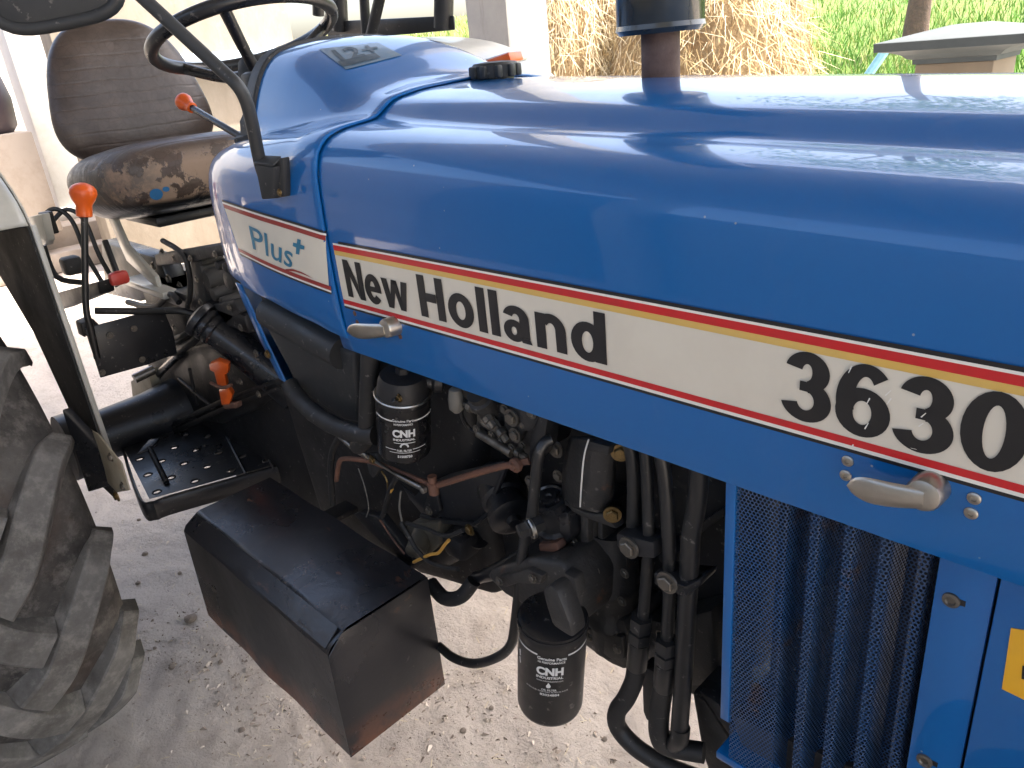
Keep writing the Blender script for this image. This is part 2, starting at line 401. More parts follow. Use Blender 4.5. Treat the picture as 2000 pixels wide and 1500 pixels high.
# ---- straw heaps
def strawmat():
    a = Mat('straw_mound', (.50, .36, .19), .9, spec=.2)
    a.mix(a.ramp(a.noise(5, 9, .8), .4, .65), (.36, .22, .10)); a.mix(a.ramp(a.noise(26, 8, .8, sc=(1, 1, .3)), .5, .68, 0, .8), (.66, .54, .34))
    a.bump(a.noise(18, 9, .8), 1, .12); return a.m
M['strawm'] = strawmat()
S1, S2, S3 = leafm('straw_pale', (.70, .60, .40)), leafm('straw_gold', (.56, .42, .21)), leafm('straw_brown', (.36, .24, .11))
def heap(cx, cy, rx, ry, hh, label, n, mats, fall):
    b = MB(); rows = []
    for i in range(26):
        r = i/25
        row = []
        for k in range(48):
            a = 2*math.pi*k/48
            z = hh*(max(0, 1-r**2.6))**.75*(1+.10*fbm(math.cos(a)*2*r+cx, math.sin(a)*2*r+cy, 1.7))
            row.append(V(cx+rx*r*math.cos(a)*(1+.06*fbm(a, r, 2)), cy+ry*r*math.sin(a)*(1+.06*fbm(a, r+4, 2)), z-.05))
        rows.append(row)
    b.grid(rows, closed=True)
    o = b.build('straw_heap', M['strawm'], ang=180); tag(o, label, 'straw', 'straw heaps behind the shed')
    vs = []; fs = []; mi = []
    for i in range(n):
        j = rng.integers(2, 25); k = rng.integers(0, 48)
        p = rows[j][k]+Vector(rng.normal(size=3)*.06)
        d = Vector((rng.normal()*.5, rng.normal()*.5, -fall*abs(rng.normal())-.2)).normalized(); L = rng.uniform(.1, .45); w = .0035
        out = (p-V(cx, cy, 0)); out.z = .35*hh; out.normalize(); p = p+out*rng.uniform(0, .06); d = (d+out*.25).normalized()
        s = d.cross(out).normalized()*w
        vs += [p-s, p+s, p+d*L+s*.5, p+d*L-s*.5]; fs.append((4*i, 4*i+1, 4*i+2, 4*i+3)); mi.append(int(rng.integers(0, len(mats))))
    me = bpy.data.meshes.new('straw_strands'); me.from_pydata([tuple(p) for p in vs], [], fs)
    for q in mats: me.materials.append(q)
    me.polygons.foreach_set('material_index', mi)
    s = bpy.data.objects.new('straw_strands', me); COL.objects.link(s); s.parent = o; s['kind'] = 'stuff'
heap(-6.6, 6.5, 1.05, 1.2, 2.75, 'tall pale straw heap right beside the grey shed pillar', 13000, [S1, S1, S1, S2], 1.6)
heap(-5.0, 7.0, 1.38, 1.3, 2.45, 'lower golden brown straw heap behind the exhaust pipe', 13000, [S2, S3, S2, S1], 1.0)

# ---- gate post with moulded cap, blue pole, tree
gp = empty('gate_post', (-1.6, 3.45, 0)); tag(gp, 'short beige gate post with a grey moulded cap at top right', 'gate post')
M['capgrey'] = simple('grey_cement_cap', (.055, .068, .074), .8, 0, (.075, .09, .095), .2, vs=5)
M['postbeige'] = simple('beige_post_plaster', (.24, .195, .14), .85, 0, (.2, .16, .115), .2, vs=5)
pc = P(1862, 150, y=3.3); zt = P(1862, 122, y=3.3).z
b = MB(); b.box((0, .17, zt/2), (.34, .34, zt), .006); o = b.build('post', M['postbeige'], gp)
gp.location = (P(1860, 140, y=3.3).x, 3.3, 0)
rows = []
for (h_, e) in ((0, .0), (.0, .010), (.022, .012), (.026, .03), (.045, .05), (.06, .085), (.068, .125), (.07, .145), (.108, .148), (.110, .145), (.16, -.10), (.161, -.16)):
    x2 = y2 = .17+e
    rows.append([V(-x2, .17-y2, zt+h_), V(x2, .17-y2, zt+h_), V(x2, .17+y2, zt+h_), V(-x2, .17+y2, zt+h_)])
b = MB(); b.grid(rows, closed=True); b.build('cap', M['capgrey'], gp, ang=20)
b = MB(); b.tube([P(1640, 160, y=4.6)+V(-.1, 0, -.4), P(1738, 86, y=4.6)], .03, 8)
tag(b.build('leaning_pole', simple('light_blue_paint', (.22, .50, .62), .5)), 'light blue painted pole leaning beside the gate post', 'pole')
tr = empty('tree', (P(1790, 40, y=13).x, 13, hillz(-5, 13))); tag(tr, 'tree with a brown trunk on the green bank', 'tree')
b = MB(); b.tube([(0, 0, -.3), (.02, 0, .6), (.08, .02, 1.6), (.1, .05, 6.4)], [.22, .17, .15, .10], 12, smooth=4); b.tube([(.08, .02, 5.0), (.6, .1, 6.0), (1.1, .3, 6.8)], [.07, .05, .02], 8, smooth=3); b.tube([(.1, .02, 5.2), (-.5, -.2, 6.1), (-.9, -.3, 6.9)], [.06, .05, .02], 8, smooth=3)
b.build('trunk', simple('bark', (.16, .10, .075), .9, 0, (.10, .07, .055), .8, 30, dist=.02), tr)
n = 5200; vs = []; fs = []; cl = [Vector(rng.normal(size=3)).normalized()*rng.uniform(.3, 1) for _ in range(34)]
for i in range(n):
    d = cl[int(rng.integers(0, 34))]+Vector(rng.normal(size=3))*.13; p = V(d.x*4.2+.1, d.y*3.2, 8.4+d.z*2.6)
    a1 = Vector(rng.normal(size=3)).normalized()*.10; a2 = a1.cross(Vector(rng.normal(size=3)).normalized())*.6
    vs += [p-a1, p+a2, p+a1, p-a2]; fs.append((4*i, 4*i+1, 4*i+2, 4*i+3))
b = MB(); b.v = [tuple(p) for p in vs]; b.f = fs; b.build('crown', G2, tr)
# rubble by the bank
M['clod'] = simple('earth_clod', (.35, .29, .235), .95, 0, (.27, .215, .17), .8, 30, dist=.01)
def rock_mesh(sd, name='clod'):
    r2 = random.Random(sd); b = bmesh.new(); bmesh.ops.create_icosphere(b, subdivisions=2, radius=1)
    for v in b.verts: v.co *= 1+r2.uniform(-.16, .16); v.co.z *= .7
    q = MB(); q.bm(b); me = q.mesh(name, 30); me.materials.append(M['clod']); return me
rocks = [rock_mesh(i) for i in range(4)]
for (u, v, s) in ((248, 1192, .016), (372, 1208, .02), (262, 1180, .009), (282, 1078, .012), (270, 1013, .008), (352, 1122, .008), (335, 1300, .01), (430, 1290, .008), (268, 1135, .009), (300, 1260, .006), (470, 1420, .009), (905, 1430, .009), (960, 1385, .007), (1180, 1440, .008)):
    p = P(u, v, z=.006); p.z = gz(p.x, p.y)+s*.35; o = put('earth_clod', random.choice(rocks), p, scale=s, rot=Matrix.Rotation(random.uniform(0, 6), 3, 'Z'))
    tag(o, 'small crumbly lump of earth lying on the dusty ground', 'clod', 'earth clods on the ground')
# loose grit and chaff
vs = []; fs = []
cen = [P(u, v, z=0) for u, v in ((520, 1380), (470, 1330), (930, 1420), (620, 1470), (880, 1330), (310, 1240), (1130, 1470), (400, 1290), (760, 1480))]
mi = []
for i in range(2200):
    if i % 3: q = cen[int(rng.integers(0, len(cen)))]; x = q.x+rng.normal()*.09; y = q.y+rng.normal()*.09
    else: x = rng.uniform(-3.6, .3); y = rng.uniform(-1.3, .8)
    s_ = min(abs(rng.normal())*.003+.001, .008); z = gz(x, y)
    d = rng.normal(size=(4, 3))*s_; k = len(vs)
    vs += [(x+d[0][0], y+d[0][1], z), (x+d[1][0], y+d[1][1], z), (x+d[2][0], y+d[2][1], z), (x, y, z+s_*1.0)]
    fs += [(k, k+1, k+3), (k+1, k+2, k+3), (k+2, k, k+3)]; mi += [int(rng.integers(0, 3))]*3
M['pale_grit'] = simple('pale_grit', (.60, .52, .43), .9); M['dark_grit'] = simple('dark_grit', (.30, .245, .195), .9)
me = bpy.data.meshes.new('grit'); me.from_pydata(vs, [], fs)
for q in ('clod', 'pale_grit', 'dark_grit'): me.materials.append(M[q])
me.polygons.foreach_set('material_index', mi)
go = bpy.data.objects.new('grit', me); COL.objects.link(go); tag(go, 'scattered grit on the dusty ground', kind='stuff')
vs = []; fs = []
for i in range(900):
    x = rng.uniform(-3.2, .2); y = rng.uniform(-1.2, .6); a_ = rng.uniform(0, 6.28); L = rng.uniform(.008, .03); w_ = .0009; z = gz(x, y)+.003
    dx, dy = math.cos(a_)*L, math.sin(a_)*L; nx, ny = -math.sin(a_)*w_, math.cos(a_)*w_; k = len(vs)
    vs += [(x-nx, y-ny, z), (x+nx, y+ny, z), (x+dx+nx, y+dy+ny, z+.002), (x+dx-nx, y+dy-ny, z+.002)]; fs.append((k, k+1, k+2, k+3))
b = MB(); b.v = vs; b.f = fs; tag(b.build('chaff', S1, ang=20), 'bits of pale chaff scattered on the ground', kind='stuff')

# ================================================================== TRACTOR
from mathutils.bvhtree import BVHTree
T = empty('tractor', (0, 0, 0)); tag(T, 'blue farm tractor with cream striped hood, black engine and worn brown seat', 'tractor')

HALF = [(-.29, 1.236), (-.309, 1.2395), (-.3145, 1.247), (-.319, 1.30), (-.3205, 1.36), (-.320, 1.42), (-.3185, 1.478), (-.3155, 1.513), (-.3065, 1.540), (-.289, 1.5575), (-.262, 1.5665), (-.232, 1.5705), (-.209, 1.573),
        (-.196, 1.5775), (-.183, 1.586), (-.171, 1.5935), (-.159, 1.598), (-.140, 1.6015), (-.10, 1.607), (0, 1.612)]
def wtop(z): return min(1, max(0, (z-1.40)/.12))
def mirror(h): return h+[V(p.x, -p.y, p.z) for p in h[-2::-1]]
def hood_half(x):
    dz = -.037*(x+1.0)
    k = max(0, (x-.08)/.3)
    return [V(x, y*(1-.25*k*k), z+dz*wtop(z)-(.12*k*k)*wtop(z)) for y, z in HALF]
def fine(h, n=2): return smooth_row(h, n)
xs = [-1.03]+list(np.linspace(-.996, .08, 22))+[.14, .2, .26, .31, .35]
rows = [mirror(fine(hood_half(x))) for x in xs]
b = MB(); b.grid(rows); hood = b.build('hood', M['blue'], T, ang=60)
mod(hood, 'SOLIDIFY', thickness=.0035, offset=-1)

# cowl behind the seam: sides, shelf and the instrument hump
ST = [(-1.003, .320, 0, 0, 1.262), (-1.05, .3225, .0, .04, 1.266), (-1.09, .323, -.002, .16, 1.272), (-1.165, .322, -.004, .58, 1.278), (-1.258, .318, -.006, .92, 1.288), (-1.33, .311, -.008, 1, 1.293), (-1.36, .307, -.009, 1, 1.296)]
HUMP = [(-.218, 1.566), (-.209, 1.577), (-.197, 1.606), (-.182, 1.636), (-.164, 1.660), (-.136, 1.679), (-.08, 1.691), (0, 1.695)]
def cowl_half(x, ws, dz, h, zb, lip=.0):
    out = []
    for i, (y, z) in enumerate(HALF):
        if i >= 12:
            hy, hz = HUMP[i-12]; y2 = y*(1-h)+hy*h; z2 = z*(1-h)+hz*h
        else:
            y2 = y*ws/.32; z2 = z+dz*wtop(z)*3
            if z < 1.3: z2 = zb+(z-1.239)*(1.3-zb)/(1.3-1.239)*1.0 if z > 1.239 else zb-.003
        out.append(V(x, y2-(lip if y2 < -.01 else 0)*min(1, -y2/.2), z2+lip*wtop(z2)))
    return out
keys = [fine(cowl_half(*ST[0], lip=.0015)), fine(cowl_half(-1.008, *ST[0][1:], lip=.0055))]+[fine(cowl_half(*s, lip=.005)) for s in ST[1:]]
rows = interp_rows(keys, 4)
END = [(-1.364, .306, -.010, 1.297), (-1.42, .297, -.014, 1.30), (-1.48, .279, -.02, 1.303), (-1.525, .254, -.028, 1.306), (-1.552, .222, -.038, 1.308), (-1.566, .17, -.05, 1.309)]
k2 = []
for (x, ws, dz, zb) in END:
    hh = []
    for i, (y, z) in enumerate(HALF):
        if i >= 12: y2, z2 = [-.200, -.185, -.165, -.14, -.11, -.08, -.04, 0][i-12]*min(1, ws/.28), 1.566+dz*1.6-(-1.364-x)*.1
        else:
            y2 = y*ws/.32; z2 = z+dz*wtop(z)*2.2
            if z < 1.3: z2 = zb+(z-1.239)*(1.3-zb)/.061 if z > 1.239 else zb-.003
        hh.append(V(x, y2, z2))
    k2.append(fine(hh))
rows2 = interp_rows(k2, 4)
b = MB(); b.grid([mirror(r) for r in rows+rows2])
last = mirror(rows2[-1]); b.add(last, [tuple(range(len(last)))])
cowl = b.build('cowl', M['blue'], T, ang=35)
mod(cowl, 'SOLIDIFY', thickness=.003, offset=-1)
def bvh(o):
    me = o.data; return BVHTree.FromPolygons([v.co for v in me.vertices], [tuple(p.vertices) for p in me.polygons])
BV_HOOD, BV_COWL = bvh(hood), bvh(cowl)
def onto(bv, u, v, off=.0012):
    """the point of a panel's surface seen at (u, v), lifted off it by a hair"""
    r = P(u, v, y=5)-Vector(CAM); hit = bv.ray_cast(Vector(CAM), r.normalized())
    if hit[0] is None: return None
    n = hit[1]
    if n.dot(r) > 0: n = -n
    return hit[0]+n*off
def side_y(z):
    for (y0, z0), (y1, z1) in zip(HALF[2:], HALF[3:]):
        if z0 <= z <= z1: return y0+(y1-y0)*(z-z0)/(z1-z0)
    return HALF[2][0] if z < 1.25 else -.3
def side_strip(b, x0, x1, z0, z1, off, n=12, xa=None):
    xa = xa or (lambda x, z: x)
    zz = np.linspace(z0, z1, 4)
    b.grid([[V(xa(x, z), side_y(z)-off, z) for z in zz] for x in np.linspace(x0, x1, n)])
# hood stripe decal ------------------------------------------------
ZT, ZB = 1.4195, 1.3165
def zz(f): return ZT+(ZB-ZT)*f
sl = lambda x, z: x-.012*(z-ZB)/.1*(1 if x < -.9 else 0) if False else x
for nm, f0, f1, mt, off in (('decal_field', .035, .975, 'cream', .0010), ('red_stripe', .062, .140, 'red', .0014), ('yellow_stripe', .140, .205, 'yellow', .0014),
                            ('black_stripe', .0, .037, 'ink', .0014), ('pale_stripe', .037, .062, 'cream2', .0014), ('red_stripe', .868, .935, 'red', .0014), ('pale_stripe', .935, .968, 'cream2', .0014), ('black_stripe', .968, 1.0, 'ink', .0014)):
    b = MB(); side_strip(b, -.990 if 'black' not in nm or f0 > .5 else -.975, .12, zz(f1), zz(f0), off, 30); o = b.build(nm, M[mt], hood)
# lettering --------------------------------------------------------
def text_mesh(body, bold=.0, space=1.0, res=6):
    c = bpy.data.curves.new('t', 'FONT'); c.body = body; c.offset = bold; c.space_character = space; c.resolution_u = res; c.size = 1
    o = bpy.data.objects.new('t', c); COL.objects.link(o)
    dg = bpy.context.evaluated_depsgraph_get(); dg.update()
    me = bpy.data.meshes.new_from_object(o.evaluated_get(dg)); bpy.data.objects.remove(o); bpy.data.curves.remove(c)
    bm = bmesh.new(); bm.from_mesh(me); bmesh.ops.remove_doubles(bm, verts=bm.verts, dist=1e-4); bmesh.ops.triangulate(bm, faces=bm.faces)
    vs = [(v.co.x, v.co.y) for v in bm.verts]; fs = [[v.index for v in f.verts] for f in bm.faces]; bm.free(); bpy.data.meshes.remove(me)
    x0 = min(p[0] for p in vs); x1 = max(p[0] for p in vs); y0 = min(p[1] for p in vs); y1 = max(p[1] for p in vs)
    return [((x-x0)/(x1-x0), (y-y0)/(y1-y0)) for x, y in vs], fs
def text(name, body, fn, mat, parent, bold=.0, space=1.0, label=None):
    vs, fs = text_mesh(body, bold, space)
    b = MB(); b.add([fn(s, t) for s, t in vs], fs); return b.build(name, mat, parent, label=label)
def on_side(x0, x1, z0, z1, off=.0019):
    return lambda s, t: V(x0+(x1-x0)*s, side_y(z0+(z1-z0)*t)-off, z0+(z1-z0)*t)
def rect(x0, y0, x1, y1): return [[(x0, y0), (x1, y0), (x1, y1), (x0, y1)]]
def ring(cx, cy, rx, ry, a0=0, a1=360, tx=.25, ty=.185, n=28):
    A = [R(a0+(a1-a0)*i/n) for i in range(n+1)]
    o_ = [(cx+rx*math.cos(a), cy+ry*math.sin(a)) for a in A]; i_ = [(cx+(rx-tx)*math.cos(a), cy+(ry-ty)*math.sin(a)) for a in A]
    return [[o_[k], o_[k+1], i_[k+1], i_[k]] for k in range(n)]
GL = {'N': (.84, [rect(0, 0, .25, 1), rect(.59, 0, .84, 1), [[(.25, 1), (.25, .60), (.59, 0), (.59, .40)]]]),
      'e': (.72, [ring(.36, .37, .36, .395, 0, 322), rect(.12, .305, .719, .445)]),
      'w': (1.08, [[[(0, .74), (.25, .74), (.40, 0), (.18, 0)], [(.31, .26), (.40, 0), (.65, .74), (.43, .74)], [(.43, .74), (.65, .74), (.77, .26), (.68, 0)], [(.68, 0), (.90, 0), (1.08, .74), (.83, .74)]]]),
      'H': (.84, [rect(0, 0, .25, 1), rect(.59, 0, .84, 1), rect(.25, .395, .59, .60)]),
      'o': (.78, [ring(.39, .37, .39, .395)]), 'l': (.25, [rect(0, 0, .25, 1)]),
      'a': (.74, [ring(.28, .22, .28, .24, 0, 360, .21, .15), rect(.44, .1, .69, .5), ring(.35, .50, .34, .265, 0, 166, .25, .17), [[(.44, .1), (.69, .1), (.74, 0), (.48, 0)]]]),
      'n': (.74, [rect(0, 0, .25, .74), ring(.38, .42, .36, .34, 0, 145, .25, .19), rect(.49, 0, .74, .421)]),
      'd': (.78, [ring(.375, .37, .375, .395), rect(.53, 0, .78, 1)]),
      '3': (.72, [ring(.345, .725, .325, .30, -85, 166, .25, .175), ring(.345, .30, .375, .325, -166, 85, .25, .18), rect(.25, .445, .42, .59)]),
      '6': (.74, [ring(.37, .33, .37, .355, 0, 360, .245, .18), ring(.39, .5, .39, .525, 46, 205, .245, .175)]),
      '0': (.74, [ring(.37, .5, .37, .525, 0, 360, .25, .175)])}
def glyphs(body, fn, mat, parent, gap=.085, label=None):
    W = sum(GL[c][0] for c in body)+gap*(len(body)-1); x = 0
    for c in body:
        w_, pcs = GL[c]; b = MB()
        for k, pc in enumerate(pcs):
            for q in pc: b.add([fn((x+px)/W, py, .0019+.00012*k) for px, py in q], [(0, 1, 2, 3)])
        b.build('letter', mat, parent); x += w_+gap
def on_side2(x0, x1, z0, z1): return lambda s, t, off: V(x0+(x1-x0)*s, side_y(z0+(z1-z0)*t)-off, z0+(z1-z0)*t)
glyphs('New', on_side2(-.972, -.820, 1.3375, 1.394), M['ink'], hood, .06)
glyphs('Holland', on_side2(-.797, -.482, 1.3375, 1.395), M['ink'], hood, .11)
glyphs('3630', on_side2(-.286, -.102, 1.3355, 1.397), M['ink'], hood, .055)
for (u, v, du, dv) in ((1665, 712, -6, 14), (1700, 775, -6, 12), (1730, 770, 12, -10), (1742, 775, -8, 12), (1690, 835, 8, -12), (1800, 812, 10, -8), (1795, 830, 10, -6), (1780, 872, 12, 3), (1668, 865, -5, 9)):
    pts = [onto(BV_HOOD, u+a_, v+b_, .0024) for a_, b_ in ((0, 0), (2.5, 1.5), (du+1.5, dv+1), (du, dv))]
    b = MB(); b.add(pts, [(0, 1, 2, 3)]); b.build('scratch', M['cream2'], hood)
def on_px(bv, c00, c10, c11, c01, off=.0016):
    """unit square -> panel surface between four image corners (bottom-left, bottom-right, top-right, top-left)"""
    def f(s, t):
        u = (1-s)*(1-t)*c00[0]+s*(1-t)*c10[0]+s*t*c11[0]+(1-s)*t*c01[0]; v = (1-s)*(1-t)*c00[1]+s*(1-t)*c10[1]+s*t*c11[1]+(1-s)*t*c01[1]
        return onto(bv, u, v, off)
    return f
def quad_decal(name, bv, cs, mat, parent, off=.0012, n=10, m_=4):
    f = on_px(bv, *cs, off=off); rows = [[f(i/n, j/m_) for j in range(m_+1)] for i in range(n+1)]
    if any(p is None for r in rows for p in r): print('decal miss', name); rows = [[p or r[0] or r[-1] for p in r] for r in rows]
    if any(p is None for r in rows for p in r): return None
    b = MB(); b.grid(rows); return b.build(name, mat, parent)
# cowl decal: stripes run between two bent lines, top edge and bottom edge in the photograph
top_e = [(436, 394), (500, 415), (570, 436), (641, 458)]; bot_e = [(470, 494), (530, 524), (590, 549), (649, 571)]
def bez(e, t):
    k = t*(len(e)-1); i = min(int(k), len(e)-2); f = k-i; a, b_, c_, d_ = [np.array(e[min(max(q, 0), len(e)-1)], float) for q in (i-1, i, i+1, i+2)]
    return .5*((2*b_)+(c_-a)*f+(2*a-5*b_+4*c_-d_)*f*f+(-a+3*b_-3*c_+d_)*f**3)
def cowl_pt(s, t, off=.0015):
    q = bez(bot_e, s)*(1-t)+bez(top_e, s)*t; return onto(BV_COWL, q[0], q[1], off)
def cowl_strip(name, t0, t1, mat, off):
    rows = [[cowl_pt(i/24, t0+(t1-t0)*j/4, off) for j in range(5)] for i in range(25)]
    rows = [r for r in rows if all(p is not None for p in r)]
    if len(rows) < 2: print('cowl strip miss', name); return
    b = MB(); b.grid(rows); b.build(name, mat, cowl)
cowl_strip('decal_field', .0, 1.0, M['cream'], .0012)
for nm, t0, t1, mt in (('black_stripe', 1.005, 1.045, 'ink'), ('pale_stripe', .965, 1.0, 'cream2'), ('red_stripe', .88, .965, 'maroon'), ('red_stripe', .035, .105, 'maroon'), ('pale_stripe', .0, .03, 'cream2'), ('black_stripe', -.035, -.0, 'ink')):
    cowl_strip(nm, t0, t1, M[mt], .0018)
text('lettering', 'Plus', on_px(BV_COWL, (497, 486), (572, 524), (577, 480), (488, 440), .0022), M['teal'], cowl, .006, 1.0, 'teal handwritten lettering Plus on the cowl')
def px_poly(name, bv, pts, mat, parent, off=.0022):
    vs = [onto(bv, u, v, off) for u, v in pts]
    b = MB(); b.add(vs, [tuple(range(len(vs)))]); return b.build(name, mat, parent)
px_poly('plus_sign', BV_COWL, [(583, 466), (590, 468), (589, 477), (597, 480), (596, 487), (588, 485), (587, 497), (580, 495), (581, 483), (574, 480), (575, 473), (582, 475)], M['teal'], cowl)
px_poly('swoosh', BV_COWL, [(560, 525), (575, 525), (592, 531), (613, 543), (592, 534), (575, 529), (561, 528)], M['maroon'], cowl)
# faded sticker on the hump
quad_decal('sticker', BV_COWL, [(676, 137), (785, 109), (738, 84), (623, 97)], M['sticker12'], cowl, .0012, 12, 8)
text('lettering', '12+', on_px(BV_COWL, (668, 121), (748, 103), (727, 86), (646, 101), .0022), M['sticker12_ink'], cowl, .02, 1.0, 'faded 12+ on the worn hump sticker')
quad_decal('sticker_bar', BV_COWL, [(672, 132), (744, 114), (732, 105), (660, 122)], M['sticker12_ink'], cowl, .002, 8, 3)
# bead along the hump's rear rim and black instrument panel behind it
rim = mirror(fine(cowl_half(*ST[-1], lip=.005)))[20:-20]
rim = [p+V(-.006, 0, 0) for p in rim]
b = MB(); b.tube(rim, .006, 8); b.build('rim_trim', M['plastic'], cowl)
b = MB(); poly = [p+V(-.008, 0, .004) for p in rim]; b.prism(poly, (-.03, 0, 0)); b.build('instrument_panel', M['plastic'], T)

# hood fittings: latch handles, rivets, fuel cap, exhaust
def handle(u0, v0, u1, v1, s):
    a, c = P(u0, v0, y=-.335), P(u1, v1, y=-.335); d = (c-a); L = d.length; d.normalize(); up = V(0, 0, 1)
    up = (up-d*up.dot(d)).normalized(); o_ = V(0, -1, 0)
    b = MB(); rows = []
    for i in range(19):   # flat paddle, rounded free end, thickening into the round boss
        t = i/18; w = .0112*s*(1-(1-min(1, t*2.6))**2)**.5*(1+.10*math.sin(t*3))*(1-.25*t) + .0006; th = .0045*s*(.55+.45*t)
        c0 = a+d*(L-.012*s)*t+o_*(.006-.003*t+.003*math.sin(t*3.14))+up*(.003*t*t)
        rows.append([c0+up*(w*math.cos(q))+o_*(th*math.sin(q)) for q in np.linspace(0, 2*math.pi, 14, endpoint=False)])
    b.grid(rows, closed=True); b.add(rows[0], [tuple(range(14))]); b.add(rows[-1], [tuple(range(14))])
    o = b.build('latch_handle', M['alu'], T, 50)
    cc = c-d*.014*s+V(0, .02, .004)
    b = MB(); b.lathe(cc, (0, -1, .05), [(-.006, .0142*s), (.0215, .0138*s), (.0245, .0125*s), (.026, .009*s), (.0265, .002)], 28); b.build('latch_boss', M['alu'], o)
    return o
handle(686, 643, 768, 648, 1.0); handle(1662, 940, 1842, 985, 1.0)
rv = MB(); rv.lathe((0, 0, 0), (0, -1, 0), [(0, .0052), (.0012, .005), (.002, .004), (.0022, .0022), (.0008, .0018)], 20); RIV = rv.mesh('rivet'); RIV.materials.append(M['alu'])
for u, v in ((1656, 900), (1652, 928), (1903, 973), (1897, 1002)):
    p = onto(BV_HOOD, u, v, .0); put('rivet', RIV, p, parent=hood)
rh = MB(); rh.lathe((0, 0, 0), (0, -1, 0), [(0, .0038), (.0008, .0034), (.001, .001)], 14); RH = rh.mesh('rusty_rivet'); RH.materials.append(M['rust'])
for u, v in ((693, 612), (698, 629), (780, 637), (782, 657)):
    put('rivet', RH, onto(BV_HOOD, u, v, 0), parent=hood, scale=1.1)
c = onto(BV_HOOD, 966, 153, 0) or V(-.95, 0, 1.61); c = V(P(968, 150, y=.02).x, .02, 1.600)
b = MB(); prof = [(0, .03), (.012, .03), (.012, .036), (.03, .0375), (.034, .034), (.036, .012)]
b.lathe(c, (0, 0, 1), prof, 32)
for k in range(10):
    a_ = 2*math.pi*k/10; b.box(c+V(.036*math.cos(a_), .036*math.sin(a_), .021), (.012, .012, .019), .003)
b.build('fuel_cap', M['plastic'], T)
e0 = P(1291, 160, y=.04); e1 = V(e0.x, .04, 1.56)
ep = V(P(1291, 160, y=.04).x, .04, 0)
b = MB(); b.lathe((ep.x, ep.y, 1.5), (0, 0, 1), [(0, .026), (.2, .026)], 28); ex = b.build('exhaust_pipe', M['exhaust'], T)
zb = P(1290, 58, y=.04).z
b = MB(); b.lathe((ep.x, ep.y, zb), (0, 0, 1), [(-.001, .02), (0, .056), (.004, .0585), (.35, .0585)], 40); b.lathe((ep.x, ep.y, zb-.004), (0, 0, 1), [(0, .055), (.006, .060), (.012, .0585)], 40)
mf = b.build('muffler', simple('olive_black_muffler', (.022, .024, .02), .24, 0, (.035, .036, .03), .05, coat=.5, vs=8), T)

# mirror on its bent arm
a0 = P(512, 318, y=-.345); 
b = MB(); b.tube([P(519, 352, y=-.343), P(508, 318, y=-.345), P(492, 240, y=-.352), P(480, 196, y=-.357), P(462, 165, y=-.365), P(430, 135, y=-.375), P(275, -8, y=-.43), P(200, -75, y=-.455)], .0095, 14, smooth=5)
arm = b.build('mirror_arm', M['plastic'], T)
b = MB(); b.prism([P(497, 322, y=-.358), P(534, 326, y=-.35), P(534, 388, y=-.348), P(510, 390, y=-.352)], (0, .02, 0), .003); b.prism([P(528, 312, y=-.345), P(552, 308, y=-.338), P(556, 384, y=-.336), P(536, 388, y=-.342)], (0, .012, 0), .002)
b.prism([P(497, 322, y=-.358), P(534, 326, y=-.35), P(550, 310, y=-.336), P(515, 308, y=-.338)], (0, 0, .004), .001)
mb = b.build('arm_bracket', M['plastic'], T); 
BOLT = MB(); BOLT.lathe((0, 0, 0), (0, -1, 0), [(0, 1), (.55, 1), (.7, .85)], 6); BOLT.lathe((0, 0, 0), (0, -1, 0), [(-.1, 1.45), (.15, 1.4)], 20)
BOLTM = BOLT.mesh('bolt', 30); BOLTM.materials.append(M['bolt'])
BOLTS = BOLTM.copy(); BOLTS.materials[0] = M['brass']
def bolt(u, v, y, r, parent, rot=None, me=None, name='bolt'):
    return put(name, me or BOLTM, P(u, v, y=y), parent=parent, scale=r, rot=rot)
bolt(546, 376, -.347, .004, mb, me=BOLTS)
def pillow(b, c, U, Vv, N, hu, hv, th, taper=0, p=3.2, n=26, back=.35, dome=1.0):
    """upholstered pad: rounded outline, domed front, shallower back"""
    c, U, Vv, N = Vector(c), Vector(U).normalized(), Vector(Vv).normalized(), Vector(N).normalized()
    for side in (1, -1):
        rows = []
        for i in range(n+1):
            r = math.sin(i/n*math.pi/2); row = []
            for k in range(4*n):
                a = 2*math.pi*k/(4*n); ca, sa = math.cos(a), math.sin(a)
                s = (abs(ca)**p+abs(sa)**p)**(-1/p)
                uu, vv = s*ca*r, s*sa*r
                h = (max(0, 1-r**5))**.5*th*(1 if side > 0 else back)
                h *= dome if side > 0 else 1
                row.append(c+U*(uu*hu*(1-taper*vv))+Vv*(vv*hv)+N*(h*side))
            rows.append(row)
        b.grid(rows, closed=True)
# mirror head: dark rounded back with a raised rim
mc = P(78, -80, y=-.47); Um = V(.55, .80, .10).normalized(); Nm = V(.80, -.55, -.05).normalized(); Vm = Nm.cross(Um)
b = MB(); pillow(b, mc, Um, Vm, Nm, .106, .094, .010, p=4.0, n=14); mh = b.build('mirror_head', M['plastic'], T, 50)
b = MB(); ring = []
for k in range(64):
    a_ = 2*math.pi*k/64; s = (abs(math.cos(a_))**4+abs(math.sin(a_))**4)**-.25
    ring.append(mc+Um*(s*math.cos(a_)*.101)+Vm*(s*math.sin(a_)*.089)+Nm*.004)
b.tube(ring+[ring[0]], .010, 10, cap=False); b.build('mirror_rim', M['plastic'], mh)

